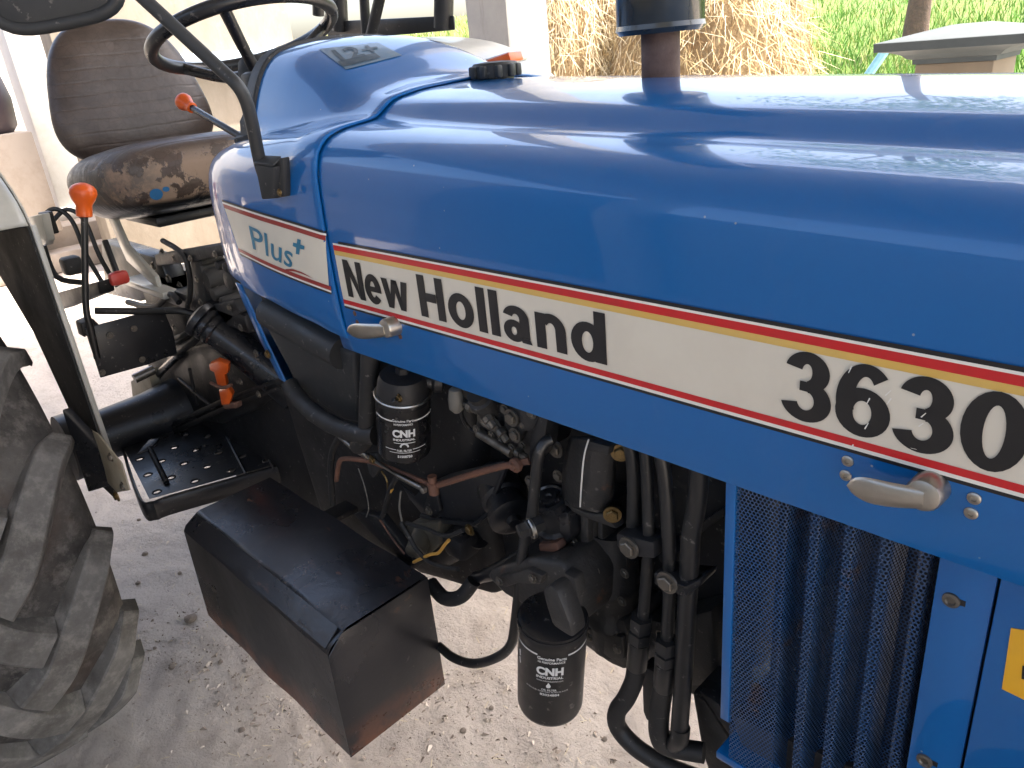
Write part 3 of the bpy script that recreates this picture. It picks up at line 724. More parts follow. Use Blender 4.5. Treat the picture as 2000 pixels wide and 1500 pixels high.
# steering wheel
wc = V(-1.75, 0, 1.734); tn = -.3015; wn = V(math.sin(tn), 0, math.cos(tn)); wa = V(math.cos(tn), 0, -math.sin(tn)); wb = wn.cross(wa)
b = MB(); pts = [wc+(wa*math.cos(q)+wb*math.sin(q))*.2 for q in np.linspace(0, 2*math.pi, 73)]
b.tube(pts, .0148, 14, cap=False); sw = b.build('steering_wheel', M['gloss_black'], T)
hub = wc-wn*.085
for q in (R(205), R(325), R(85)):
    d = wa*math.cos(q)+wb*math.sin(q)
    b = MB(); b.tube([wc+d*.198, wc+d*.15-wn*.03, wc+d*.09-wn*.062, hub+d*.02], [.013, .0125, .012, .014], 10, smooth=5); b.build('spoke', M['gloss_black'], sw)
b = MB(); b.lathe(hub-wn*.02, wn, [(0, .04), (.03, .042), (.05, .034), (.056, .02)], 28); b.build('hub', M['plastic'], sw)
b = MB(); b.tube([hub-wn*.01, hub+V(.18, 0, -.30)], [.028, .034], 16); b.build('steering_column', M['black'], T)
b = MB(); b.box(P(505, 178, y=-.10), (.05, .05, .075), .012); b.build('switch_box', M['plastic'], T)

# levers with orange and red knobs
def knob(b, p, d, L, r0, r1):
    d = Vector(d).normalized(); b.lathe(p, d, [(0, r0*.8), (.002, r0), (L*.35, r0*1.02), (L*.52, r1*.86), (L*.68, r1), (L*.8, r1*.97), (L*.9, r1*.78), (L*.965, r1*.48), (L, r1*.16), (L*1.002, .001)], 24)
k0, k1 = P(376, 211, y=-.06), P(337, 183, y=-.06)
b = MB(); b.tube([P(500, 285, y=-.06), k0], .008, 10); th = b.build('throttle_lever', M['gloss_black'], T)
b = MB(); knob(b, k0, k1-k0, .062, .013, .021); b.build('lever_knob', M['orange'], th)
k0, k1 = P(165, 424, x=-2.1), P(162, 372, x=-2.1)
b = MB(); b.tube([P(190, 700, x=-2.1), P(177, 640, x=-2.1), P(168, 600, x=-2.1), P(166, 500, x=-2.1), k0], .0085, 10, smooth=4); gl = b.build('gear_lever', M['pipe'], T)
b = MB(); knob(b, k0, k1-k0, .082, .018, .031); b.build('lever_knob', M['orange'], gl)
b = MB(); b.tube([P(231, 540, x=-2.25), P(205, 470, x=-2.3)], .008, 8); hl = b.build('hydraulic_lever', M['black'], T)
b = MB(); b.box(P(232, 543, x=-2.2), (.03, .05, .036), .010); b.build('lever_knob', M['red_knob'], hl)

# seat
def leather(name, peel):
    a = Mat(name, (.050, .035, .028), .38, spec=.5)
    a.mix(a.ramp(a.noise(7, 6), .4, .7), (.088, .064, .052))
    if not peel: a.mix(a.ramp(a.noise(22, 5, .6, sc=(1, .35, 1)), .55, .7, 0, .5), (.03, .02, .016))
    X, Y, Z = a.xyz()
    wv = a.n('ShaderNodeTexWave'); wv.wave_type = 'BANDS'; wv.bands_direction = 'Z' if not peel else 'X'; wv.inputs['Scale'].default_value = 9; wv.inputs['Distortion'].default_value = 1.2; wv.inputs['Detail'].default_value = 2
    a.L(a.co, wv.inputs['Vector'])
    vr = a.voro(48, 'DISTANCE_TO_EDGE')
    a.mix(a.ramp(vr, .05, .0, 0, .45), (.03, .02, .016))
    if peel:
        # peeled strip along the front edge, tan backing showing
        reg = a.math('MULTIPLY', a.ramp(X, -2.32, -2.22), a.ramp(Z, 1.50, 1.46))
        pm = a.math('MULTIPLY', reg, a.ramp(a.noise(13, 5, .7), .46, .5))
        a.mix(pm, (.25, .18, .13)); a.rmix(pm, .8)
        gm = a.math('MULTIPLY', a.ramp(Y, -.12, -.18), a.ramp(a.noise(20, 7, .8), .42, .56, 0, .8)); a.mix(gm, (.10, .088, .078)); a.rmix(gm, .7)
        a.bump(pm, .5, -.004)
        sk = a.ramp(Z, 1.375, 1.362); a.mix(sk, (.014, .014, .015)); a.rmix(sk, .3)
    a.bump(a.ramp(wv.outputs['Fac'], .0, .12), .14, .004); a.bump(vr, .12, .004); a.bump(a.noise(5, 4), .3, .02)
    return a.m
M['leather'] = leather('brown_vinyl', False); M['leather2'] = leather('peeling_brown_vinyl', True)
st = empty('seat', (0, 0, 0)); st.parent = T
sb_c = V(-2.60, .018, 1.64); 
b = MB(); pillow(b, sb_c, (0, 1, 0), (-.2, 0, .98), (.98, 0, .2), .222, .205, .055, taper=.22, p=3.0); o = b.build('backrest', M['leather'], st, 60, 'worn brown vinyl backrest with stitched rows')
cu = V(-2.33, -.012, 1.425)
b = MB(); pillow(b, cu, (0, 1, 0), (.985, 0, .12), (-.12, 0, .985), .252, .245, .078, taper=.05, p=3.4, back=1.5); o = b.build('cushion', M['leather2'], st, 60, 'brown seat cushion peeling to tan along the front')
bd = simple('blue_patch', (.02, .13, .30), .5)
BVC = bvh(o)
for (u, v, ru, rv_) in ((305, 379, 13, 11), (324, 369, 7, 5)):
    pts = [onto(BVC, u+ru*math.cos(q), v+rv_*math.sin(q), .0015) for q in np.linspace(0, 2*math.pi, 18, endpoint=False)]
    if all(p is not None for p in pts): bb = MB(); bb.add(pts, [tuple(range(18))]); bb.build('blue_patch', bd, o)
b = MB(); b.box((-2.36, .0, 1.30), (.26, .26, .03), .01); b.build('seat_pan', M['black'], st)
for s in (-1, 1):
    b = MB(); b.prism([V(-2.50, s*.19, 1.45), V(-2.44, s*.19, 1.45), V(-2.34, s*.19, 1.24), V(-2.18, s*.19, 1.17), V(-2.18, s*.19, 1.13), V(-2.38, s*.19, 1.19)], (0, .012, 0), .002); b.build('seat_bracket', M['fender'], st)
b = MB(); b.box((-2.25, 0, 1.13), (.30, .42, .02), .005); b.build('seat_base_plate', M['fender'], st)

# fenders: high flat-topped sheet with a straight front edge
FC0 = [(-1.905, 1.40), (-1.925, 1.435), (-1.965, 1.47), (-2.03, 1.51), (-2.12, 1.55), (-2.26, 1.585), (-2.5, 1.61), (-2.8, 1.60), (-3.05, 1.53), (-3.2, 1.38), (-3.26, 1.2)]
def fender(s, dx=0, dz=0):
    y0 = .50; FC = [(x+dx, z+dz) for x, z in FC0]
    poly = [(-1.905+dx, .76)]+FC+[(-3.2, .95), (-3.05, .9), (-2.9, 1.1), (-2.65, 1.24), (-2.4, 1.24), (-2.22, 1.1), (-2.12, .9), (-2.06, .70), (-1.98, .70)]
    b = MB(); b.prism([V(x, s*y0, z) for x, z in poly], (0, -s*.004, 0)); o = b.build('fender', M['fender'], T)
    b = MB(); b.prism([V(x, s*(y0+.006), z) for x, z in poly], (0, -s*.004, 0)); b.build('fender_lining', M['fender_in'], o)
    yo = .93
    fine_c = smooth_row([V(x, 0, z) for x, z in FC], 3)
    def sheet(dz, mat, nm, w):
        b = MB(); rows = []
        for i, p in enumerate(fine_c):
            q = fine_c[min(i+1, len(fine_c)-1)]-fine_c[max(i-1, 0)]; n = V(q.z, 0, -q.x).normalized(); n = n if n.z > 0 or n.x > 0 else -n
            rows.append([V(p.x, s*yy, p.z)+n*(dr+dz) for yy, dr in ((y0-.002, -.012), (y0+.004, .0), (y0+.02, .004), (y0+.2, .008), (yo-.03, .002), (yo-.005, -.01), (yo, -.05))])
        b.grid(rows); q = b.build(nm, mat, o if nm != 'x' else T, 60); mod(q, 'SOLIDIFY', thickness=w, offset=-1); return q
    sheet(.002, M['fender'], 'fender_top', .003); sheet(-.006, M['fender_in'], 'fender_top_lining', .003)
    b = MB(); b.box((-1.903+dx, s*(y0-.006), 1.08), (.004, .010, .64), .001); b.build('fender_flange', M['fender'], o)
    return o
fr = fender(-1); ff = fender(1, .30, .10)
b = MB(); b.plate([(128, 812), (190, 848), (236, 905), (252, 958), (228, 962), (150, 880)], -.515, .004, .001); br = b.build('fender_bracket', M['cream_bracket'], T)
for u, v in ((158, 848), (216, 893), (240, 950), (180, 900)): bolt(u, v, -.517, .008, br)
bolt(228, 968, -.51, .011, br, me=BOLTS)
b = MB(); b.prism([P(172, 962, y=-.56), P(225, 945, y=-.50), P(215, 900, y=-.50), P(120, 800, y=-.56)], (0, .02, 0), .003); b.build('step_bracket', M['gloss_black'], T)
# lamp, rail and frame on the far fender
b = MB(); c = P(960, 116, y=.72)
b.prism([P(905, 128, y=.72), P(992, 101, y=.72), P(998, 121, y=.72), P(925, 143, y=.72)], (-.02, .09, 0), .006); lp = b.build('side_lamp', M['fender'], T)
b = MB(); b.prism([P(940, 121, y=.715), P(993, 102, y=.715), P(998, 120, y=.715), P(950, 128, y=.715)], (-.018, .07, 0), .004); b.build('lamp_lens', M['orange'], lp)
cf = empty('canopy_frame', (0, 0, 0)); cf.parent = T
b = MB(); b.prism([P(640, 42, y=.80), P(886, 30, y=.80), P(888, 58, y=.80), P(640, 80, y=.80)], (-.03, .03, 0), .004); b.build('cross_rail', M['black'], cf)
for (u0, v0, u1, v1, r_, yy) in ((660, -60, 665, 60, .028, .80), (868, -60, 866, 55, .03, .80), (708, -60, 716, 80, .016, .72), (755, -60, 722, 80, .018, .70), (620, -60, 622, 30, .022, .85)):
    b = MB(); b.tube([P(u0, v0, y=yy), P(u1, v1, y=yy)], r_, 10); b.build('post', M['black'], cf)

# ------------------------------------------------------------------ rear tyres
def rubber():
    a = Mat('dusty_tyre_rubber', (.035, .032, .03), .85, spec=.25)
    a.mix(a.ramp(a.noise(4, 8, .7), .38, .66, 0, .8), (.15, .14, .128)); a.mix(a.ramp(a.noise(14, 8, .75), .5, .7, 0, .7), (.24, .22, .195))
    a.mix(a.ramp(a.noise(3, 5, .6), .56, .68, 0, .6), (.075, .052, .042))
    a.bump(a.noise(40, 8, .75), .5, .004); a.bump(a.noise(6, 4), .3, .01); return a.m
M['rubber'] = rubber()
M['lug'] = (lambda a: (a.mix(a.ramp(a.noise(5, 8, .7), .4, .66), (.20, .192, .18)), a.mix(a.ramp(a.noise(20, 8, .75), .5, .7, 0, .6), (.28, .262, .235)), a.bump(a.noise(35, 8, .75), .5, .004), a.m)[-1])(Mat('worn_lug_rubber', (.075, .07, .063), .8, spec=.3))
YC = -.81
CP = [(.185, .36), (.208, .44), (.217, .50), (.210, .54), (.185, .575), (.14, .604), (0, .632)]
def carc(y):
    d = abs(y-YC)
    for (a0, r0), (a1, r1) in zip(CP[3:], CP[4:]):
        if a1 <= d <= a0: return r1+(r0-r1)*(d-a1)/(a0-a1)
    return .53
prof = [(YC+d-YC, r) for d, r in CP]
pts = [(d, r) for d, r in CP]+[(-d, r) for d, r in CP[-2::-1]]
tm = MB(); tm.lathe((0, 0, 0), (0, 1, 0), [(d, r) for d, r in pts], 96, cap=True); TY = tm.mesh('rear_tyre', 50); TY.materials.append(M['rubber'])
def lug_mesh(s):
    path = [(.218, 11.0), (.205, 9.5), (.165, 6.0), (.10, -2.0), (.035, -10.5), (-.03, -16.0)]
    n = 14; pp = smooth_row([V(a_, p_, 0) for a_, p_ in path], 4); rows = []
    for i, p in enumerate(pp):
        y, ph = p.x, R(p.y); q = pp[min(i+1, len(pp)-1)]-pp[max(i-1, 0)]
        ty, ts = q.x, R(q.y)*.6; L = math.hypot(ty, ts); ny, ns = -ts/L, ty/L
        t = i/(len(pp)-1); w = .021+.017*t; rb = carc(YC+y)-.006; rt = .668-1.2*y*y-(max(0, y-.17)*.9)
        rt = max(rt, rb+.016)
        row = []
        for k, (ww, r_) in enumerate(((1.45, rb), (1.0, rt-.004), (.86, rt), (-.86, rt), (-1.0, rt-.004), (-1.45, rb))):
            yy = y+ny*w*ww; sp = ns*w*ww; f = ph+sp/.6
            row.append(V(r_*math.cos(f), s*yy, r_*math.sin(f)))
        rows.append(row)
    b = MB(); b.grid(rows); b.add(rows[0], [tuple(range(6))]); b.add(rows[-1], [tuple(range(6))])
    me = b.mesh('tread_lug', 25); me.materials.append(M['lug']); return me
LA, LB = lug_mesh(1), lug_mesh(-1)
for s in (1, -1):
    ty = put('rear_wheel', TY, (-2.303, YC*s, .664), parent=T)
    for k in range(15):
        for me, off in ((LA if s > 0 else LB, 0), (LB if s > 0 else LA, 12)):
            q = put('tread_lug', me, (0, 0, 0), parent=ty); q.rotation_euler = (0, -R(k*24+off-3), 0)
    b = MB(); b.lathe((0, 0, 0), (0, -1*s, 0), [(-.16, .02), (-.16, .36), (-.12, .375), (.10, .30), (.11, .10), (.14, .10), (.15, .02)], 40); o = b.build('rim', M['fender'], ty)

# ------------------------------------------------------------------ battery box
def boxmat():
    a = Mat('black_box_paint', (.011, .0115, .015), .24, spec=.6)
    a.mix(a.ramp(a.noise(4, 8, .7), .42, .72, 0, .35), (.05, .046, .044)); a.rmix(a.ramp(a.noise(3.5, 6), .4, .65), .40)
    X, Y, Z = a.xyz()
    a.mix(a.ramp(a.noise(50, 3, .6, sc=(1, 1, 1)), .68, .74, 0, .5), (.14, .12, .11))
    edge = a.ramp(Z, .585, .515); a.mix(a.math('MULTIPLY', edge, a.ramp(a.noise(11, 7, .75), .40, .56)), (.15, .055, .03))
    a.mix(a.math('MULTIPLY', a.ramp(Z, .735, .765), a.ramp(a.noise(22, 7, .75, sc=(.5, 1, 1)), .60, .68, 0, .8)), (.13, .06, .035))
    a.bump(a.noise(5, 5), .12, .02); a.bump(a.noise(60, 4), .08, .002); return a.m
M['box'] = boxmat()
XB0, XB1 = -1.585, -.992
sec = [(-.257, .516), (-.477, .512), (-.4735, .744), (-.466, .755), (-.436, .773), (-.428, .7755), (-.255, .7765)]
b = MB(); n = 18; rows = []
for i in range(n+1):
    x = XB0+(XB1-XB0)*i/n; wv = .0025*math.sin(i*.9)*math.sin(i/n*3.14)
    rows.append([V(x, y-(wv if y < -.4 else 0), z+(wv if z > .7 else 0)) for y, z in sec])
b.grid(rows, closed=True); b.add(rows[0], [tuple(range(len(sec)))]); bx = b.build('battery_box', M['box'], T, 25)
b = MB(); sec2 = [(-.2535, .514), (-.4775, .510), (-.4745, .742), (-.4415, .7715), (-.2535, .7745)]
b.prism([V(XB1-.0005, y, z) for y, z in sec2], (.0035, 0, 0), .0012); b.build('end_panel', M['box'], bx)
b = MB(); b.prism([V(XB1-.01, -.470, .7505), V(XB1-.01, -.4395, .7755), V(XB0+.01, -.4395, .7755), V(XB0+.01, -.470, .7505)], (0, -.0012, .0016)); b.build('lid_fold', M['box'], bx)
for q_ in (XB1-.12, XB0+.2): b = MB(); b.box((q_, -.215, .73), (.05, .10, .012), .002); b.build('mount_bracket', M['black'], bx)

# ------------------------------------------------------------------ grille side panel and front panels
def meshmat():
    a = Mat('perforated_blue_sheet', (.004, .055, .17), .4, spec=.5)
    a.mix(a.ramp(a.noise(6, 8, .7), .4, .7, .1, .6), (.07, .085, .11)); a.mix(a.ramp(a.noise(14, 6, .7), .62, .70, 0, .7), (.10, .06, .035))
    # staggered round holes cut right through, in the sheet's own UV (metres)
    uv = a.n('ShaderNodeUVMap'); sp = a.n('ShaderNodeSeparateXYZ'); a.L(uv.outputs[0], sp.inputs[0])
    pit = .0046
    def lat(ox, oy):
        fx = a.math('SUBTRACT', a.math('FRACT', a.math('ADD', a.math('DIVIDE', sp.outputs[0], pit), ox)), .5)
        fy = a.math('SUBTRACT', a.math('FRACT', a.math('ADD', a.math('DIVIDE', sp.outputs[1], pit*1.732), oy)), .5)
        return a.math('SQRT', a.math('ADD', a.math('POWER', fx, 2), a.math('POWER', a.math('MULTIPLY', fy, 1.732), 2)))
    d = a.math('MINIMUM', lat(0, 0), lat(.5, .5))
    hole = a.ramp(d, .31, .37)
    a.L(hole, a.b.inputs['Alpha']); return a.m
M['perf'] = meshmat()
xg0, xg1, zg0, zg1, yg = -.358, -.158, .872, 1.27, -.268
def corr(x):
    t = x-xg0
    if t < .052: return 0.0
    q = (t-.052)/.0335
    return .5*(1-math.cos(2*math.pi*q))
cols = []; s_acc = 0; prev = None
for x in np.linspace(xg0, xg1, 151):
    c_ = corr(x); c_ = min(1, max(0, (c_-.42)*1.7+.42)) if x-xg0 > .052 else 0; y = yg+.036*c_
    if prev: s_acc += math.hypot(x-prev[0], y-prev[1])
    prev = (x, y); cols.append((x, y, s_acc))
zs = np.linspace(zg0-.06, zg1, 14)
me = bpy.data.meshes.new('perforated_grille'); vs = []; uvs = []; fs = []
for (x, y, s) in cols:
    for z in zs: vs.append((x, y, z)); uvs.append((s, z))
nz = len(zs)
for i in range(len(cols)-1):
    for j in range(nz-1): fs.append((i*nz+j, (i+1)*nz+j, (i+1)*nz+j+1, i*nz+j+1))
me.from_pydata(vs, [], fs); ul = me.uv_layers.new(name='UVMap')
for lp_ in me.loops: ul.data[lp_.index].uv = uvs[lp_.vertex_index]
me.polygons.foreach_set('use_smooth', [True]*len(me.polygons))
gr = link('perforated_grille', me, M['perf'], T, 'corrugated blue perforated side grille')
b = MB(); b.box((xg0-.006, yg+.001, (zg0+zg1)/2), (.012, .006, zg1-zg0), .001); b.box((xg0-.0105, yg+.012, (zg0+zg1)/2), (.003, .024, zg1-zg0+.001), .001); b.build('grille_frame', M['blue_side'], gr)
b = MB(); b.box((xg0-.018, yg+.05, 1.06), (.012, .05, .42), .002); b.build('radiator_channel', M['dark'], T)
b = MB(); b.box((-.25, -.10, 1.04), (.205, .18, .50), .01); b.build('radiator', M['dark'], T)
b = MB(); b.box((-.26, -.235, zg0-.066), (.23, .07, .012), .002); b.build('grille_ledge', M['blue_side'], gr)
b = MB(); b.box((xg1+.0225, yg-.004, 1.0), (.045, .006, .60), .0015); fp = b.build('front_strip', M['blue_side'], T)
b = MB(); b.box((xg1+.15, yg-.0065, .95), (.205, .007, .60), .0015); fp2 = b.build('front_panel', M['blue_side'], T)
b = MB(); b.box((xg1+.11, yg+.03, .98), (.215, .045, .54), .004); b.build('panel_gap_filler', M['dark'], T)  # added dark filler, keeps bright ground from showing through the panel gap
SC = MB(); SC.lathe((0, 0, 0), (0, -1, 0), [(0, 1.0), (.25, .95), (.35, .6), (.2, .5), (.1, .45)], 20); SCM = SC.mesh('screw'); SCM.materials.append(M['bolt'])
for u, v in ((1858, 1172), (1806, 1485)):
    put('screw', SCM, P(u, v, y=yg-.0072), parent=fp, scale=.0075)
    b = MB(); p = P(u+8, v+1, y=yg-.0072); b.box(p, (.016, .0006, .006), .0002); b.build('slot', M['ink'], fp)
b = MB(); b.prism([P(1975, 1226, y=yg-.0105), P(2060, 1240, y=yg-.0105), P(2050, 1390, y=yg-.0105), P(1957, 1345, y=yg-.0105)], (0, -.0006, 0)); yst = b.build('sticker', M['sticker_y'], fp2)
b = MB(); p0 = [P(1997, 1300, y=yg-.0115), P(2014, 1302, y=yg-.0115), P(2012, 1330, y=yg-.0115), P(1995, 1326, y=yg-.0115)]; b.add(p0, [(0, 1, 2, 3)]); b.build('print', M['ink'], yst)
b = MB(); b.plate([(1280, 1080), (1415, 990), (1415, 1008), (1290, 1100)], -.12, .02, .002); b.build('stay_bar', M['black'], T)

# ------------------------------------------------------------------ engine, clutch housing, gearbox masses
en = MB(); en.box((-.70, .03, .95), (.56, .24, .58), .015); en.box((-.70, .03, .685), (.50, .22, .10), .03); eng = en.build('engine_block', M['dark'], T)
b = MB(); b.prism([V(-.98, -.13, 1.24), V(-1.5, -.20, 1.20), V(-1.62, -.17, 1.0), V(-1.60, -.15, .60), V(-1.2, -.14, .60), V(-.95, -.13, .66)], (0, .30, 0), .03, 3); ch = b.build('clutch_housing', M['dark'], T)
b = MB(); b.prism([V(-1.58, -.13, 1.12), V(-2.0, -.14, 1.12), V(-2.62, -.15, 1.0), V(-2.66, -.15, .52), V(-1.58, -.12, .50)], (0, .28, 0), .03, 3); gb = b.build('gearbox', M['dark'], T)
b = MB(); b.box((-2.0, 0, 1.115), (.62, .36, .05), .012); b.box((-2.25, -.02, 1.06), (.3, .3, .12), .02); b.build('gearbox_cover', M['black'], gb)
for i, (u, v, r_) in enumerate(((443, 522, .013), (428, 518, .012), (405, 548, .03), (450, 548, .026), (420, 575, .018), (395, 510, .012), (437, 590, .014))):
    b = MB(); p = P(u, v, y=-.165); b.lathe(p, (0, -1, 0), [(-.05, r_*1.1), (-.004, r_), (.006, r_*.9), (.009, r_*.4)], 20); b.build('gearbox_plug', M['cast'], gb)
for u, v in ((330, 545), (352, 560), (380, 530), (300, 520), (318, 495)): bolt(u, v, -.15, .010, gb)
for px, r_ in (([(262, 640), (285, 668), (330, 690), (372, 672), (392, 650)], .010), ([(270, 625), (300, 655), (345, 660), (380, 640)], .008), ([(318, 470), (360, 500), (372, 560), (366, 600)], .007), ([(250, 590), (300, 600), (330, 575), (350, 590)], .009)):
    b = MB(); b.tube([P(u, v, y=-.19) for u, v in px], r_, 10, smooth=4); b.build('gearbox_hose', M['hose'], gb)
for px, yy, tt in (([(368, 495), (384, 492), (400, 560), (408, 640), (392, 645), (380, 580)], -.175, .06), ([(300, 498), (470, 470), (475, 490), (380, 512), (305, 520)], -.185, .05), ([(395, 600), (455, 585), (470, 610), (440, 640), (405, 635)], -.18, .05), ([(320, 600), (350, 595), (362, 660), (330, 680)], -.165, .04)):
    b = MB(); b.plate(px, yy, tt, .006); b.build('gearbox_casting', M['cast'], gb)
for u, v in ((372, 505), (384, 545), (392, 590), (398, 630), (340, 505), (420, 497), (455, 485), (412, 610), (448, 600), (340, 640), (470, 640), (500, 690), (540, 720), (470, 745), (505, 770)): bolt(u, v, -.19, .0065, gb)
# oil filler neck
b = MB(); a0, a1 = P(388, 622, y=-.22), P(520, 715, y=-.13); d = (a1-a0)
b.lathe(a0, d, [(-.012, .028), (-.004, .046), (.004, .047), (.012, .046), (.014, .038), (.02, .043), (.03, .043), (.034, .038), (.04, .042), (.05, .042), (.054, .038), (.12, .043), (.3, .06)], 32); b.build('filler_neck', M['gloss_black'], T)
# gear lever plate and linkage on the gearbox side
b = MB(); b.prism([P(166, 642, x=-2.12), P(318, 600, x=-2.12), P(338, 648, x=-2.12), P(346, 690, x=-2.12), P(290, 712, x=-2.12), P(197, 738, x=-2.12)], (-.006, 0, 0), .001); lpz = b.build('lever_plate', M['gloss_black'], T)
for u, v in ((200, 728), (278, 702), (262, 642), (215, 655)): put('bolt', BOLTM, P(u, v, x=-2.115), parent=lpz, scale=.006, rot=Matrix.Rotation(R(90), 3, 'Z'))
b = MB(); b.prism([P(158, 632, x=-2.13), P(182, 622, x=-2.13), P(200, 640, x=-2.13), P(165, 660, x=-2.13)], (-.05, 0, 0), .004); b.build('lever_foot', M['black'], lpz)
b = MB(); b.tube([P(186, 607, x=-2.14), P(280, 608, x=-2.08), P(350, 607, x=-2.0), P(378, 615, x=-1.98)], .0095, 10, smooth=3); b.build('shift_rod', M['pipe'], T)
b = MB(); b.plate([(255, 745), (288, 722), (305, 790), (260, 790)], -.2, .03, .003); b.build('cream_linkage', M['cream_bracket'], T)
b = MB(); b.tube([P(262, 740, x=-2.2), P(300, 722, x=-2.2)], .014, 10); b.build('linkage_pin', M['steel'], T)
# quadrant for the hydraulic levers beside the fender
for (dr, y_) in ((0, -.34), (.02, -.30)):
    b = MB(); arc = [P(78, 430, x=-2.45), P(105, 408, x=-2.45), P(140, 430, x=-2.43), P(170, 500, x=-2.4), P(205, 560, x=-2.36)]
    arc = [p+V(0, dr*1.6, -dr*.4) for p in arc]; b.tube(arc, .0065, 8, smooth=5); b.build('lever_quadrant', M['pipe'], T)
b = MB(); b.plate([(52, 425), (80, 418), (92, 470), (88, 480), (68, 478)], -.40, .02, .003); b.build('quadrant_bracket', M['fender'], T)
b = MB(); b.box(P(95, 435, x=-2.42), (.035, .03, .06), .004); b.build('lever_stop', M['black'], T)
b = MB(); b.tube([P(85, 480, x=-2.4), P(110, 540, x=-2.4), P(160, 552, x=-2.38)], .008, 8, smooth=4); b.build('quadrant_stay', M['black'], T)
b = MB(); b.plate([(195, 470), (310, 505), (330, 560), (270, 590), (205, 575)], -.14, .06, .01); b.build('hydraulic_cover', M['gloss_black'], T)
b = MB(); b.plate([(110, 572), (190, 550), (195, 575), (120, 605)], -.33, .04, .004); b.build('drawbar_bracket', M['black'], T)
b = MB(); b.box(P(140, 518, x=-2.42), (.05, .05, .05), .01); b.build('lever_pivot', M['cast'], T)
# rear axle tube with its flange at the wheel
b = MB(); a0, a1 = V(-2.40, -.50, .70), V(-2.40, .0, .69); b.lathe(a0, a1-a0, [(0, .10), (.03, .10), (.035, .072), (.25, .085), (.5, .13)], 32); b.build('axle_housing', M['gloss_black'], T)
# brake drum cover and pedal linkage above the foot plate
b = MB(); b.plate([(282, 752), (330, 690), (410, 665), (480, 680), (545, 760), (500, 800), (430, 830), (330, 810), (290, 785)], -.15, .05, .012); b.build('brake_cover', M['black'], T)
b = MB(); b.tube([P(352, 690, y=-.16), P(300, 745, y=-.17), P(318, 772, y=-.17), P(340, 790, y=-.165)], .012, 10, smooth=5); b.build('brake_strap', M['gloss_black'], T)
for p_ in (((350, 740), (420, 800)), ((370, 720), (385, 790))):
    b = MB(); b.tube([P(*q, y=-.175) for q in p_], .005, 8); b.build('brake_rod', M['black'], T)

# foot plate with punched holes
zf = .665
cA, cB, cC, cD = P(238, 868, z=zf), P(292, 975, z=zf), P(580, 895, z=zf), P(480, 782, z=zf)
fpz = MB(); nx, ny = 7, 8
def fpt(s, t): return (cA*(1-s)+cB*s)*(1-t)+(cD*(1-s)+cC*s)*t
for i in range(nx):
    for j in range(ny):
        p = [fpt((i+di)/nx, (j+dj)/ny) for di, dj in ((0, 0), (1, 0), (1, 1), (0, 1))]
        if (i+j) % 2 == 0 and j < 7 and 0 < i:
            c0 = (p[0]+p[1]+p[2]+p[3])/4; out = []; inn = []; up = []
            for k in range(16):
                a_ = 2*math.pi*k/16; e = max(abs(math.cos(a_)), abs(math.sin(a_))); s_, t_ = .5+.5*math.cos(a_)/e, .5+.5*math.sin(a_)/e
                out.append(p[0]*(1-s_)*(1-t_)+p[1]*s_*(1-t_)+p[2]*s_*t_+p[3]*(1-s_)*t_)
                rr = .013; inn.append(c0+V(rr*math.cos(a_)*1.0, rr*math.sin(a_), 0.0)); up.append(c0+V(rr*.72*math.cos(a_), rr*.72*math.sin(a_), .006))
            dr = [(q-c0).normalized() for q in out]; inn = [c0+q*.0135 for q in dr]; up = [c0+q*.0110+V(0, 0, .0022) for q in dr]; dn = [c0+q*.0102+V(0, 0, -.003) for q in dr]
            fpz.grid([out, inn, up, dn], closed=True)
        else: fpz.add(p, [(0, 1, 2, 3)])
fo = fpz.build('foot_plate', M['gloss_black'], T, 30, 'black pressed foot plate with raised holes')

lip = smooth_row([cA+V(-.02, .02, 0), cA+V(.02, -.004, 0), cB+V(-.04, -.012, 0), cB+V(.02, 0, 0), cB+(cC-cB)*.15+V(.012, 0, 0), cC+V(.012, 0, 0)], 5)
b = MB(); b.grid([[p+V(0, 0, .002), p+(p-(cA+cC)/2).normalized()*.006+V(0, 0, -.006), p+(p-(cA+cC)/2).normalized()*.006+V(0, 0, -.052)] for p in lip]); lo = b.build('foot_plate_lip', M['gloss_black'], fo); mod(lo, 'SOLIDIFY', thickness=.004, offset=-1)
q_ = lip[-14]; 
for t_ in (.55,):
    p = cB*(1-t_)+cC*t_; 
for (u0, v0, u1, v1) in ((418, 805, 480, 925), (470, 792, 535, 915)):
    b = MB(); a0, a1 = P(u0, v0, z=zf+.004), P(u1, v1, z=zf+.004); b.tube([a0, a1], .004, 8); b.build('plate_rib', M['gloss_black'], fo)
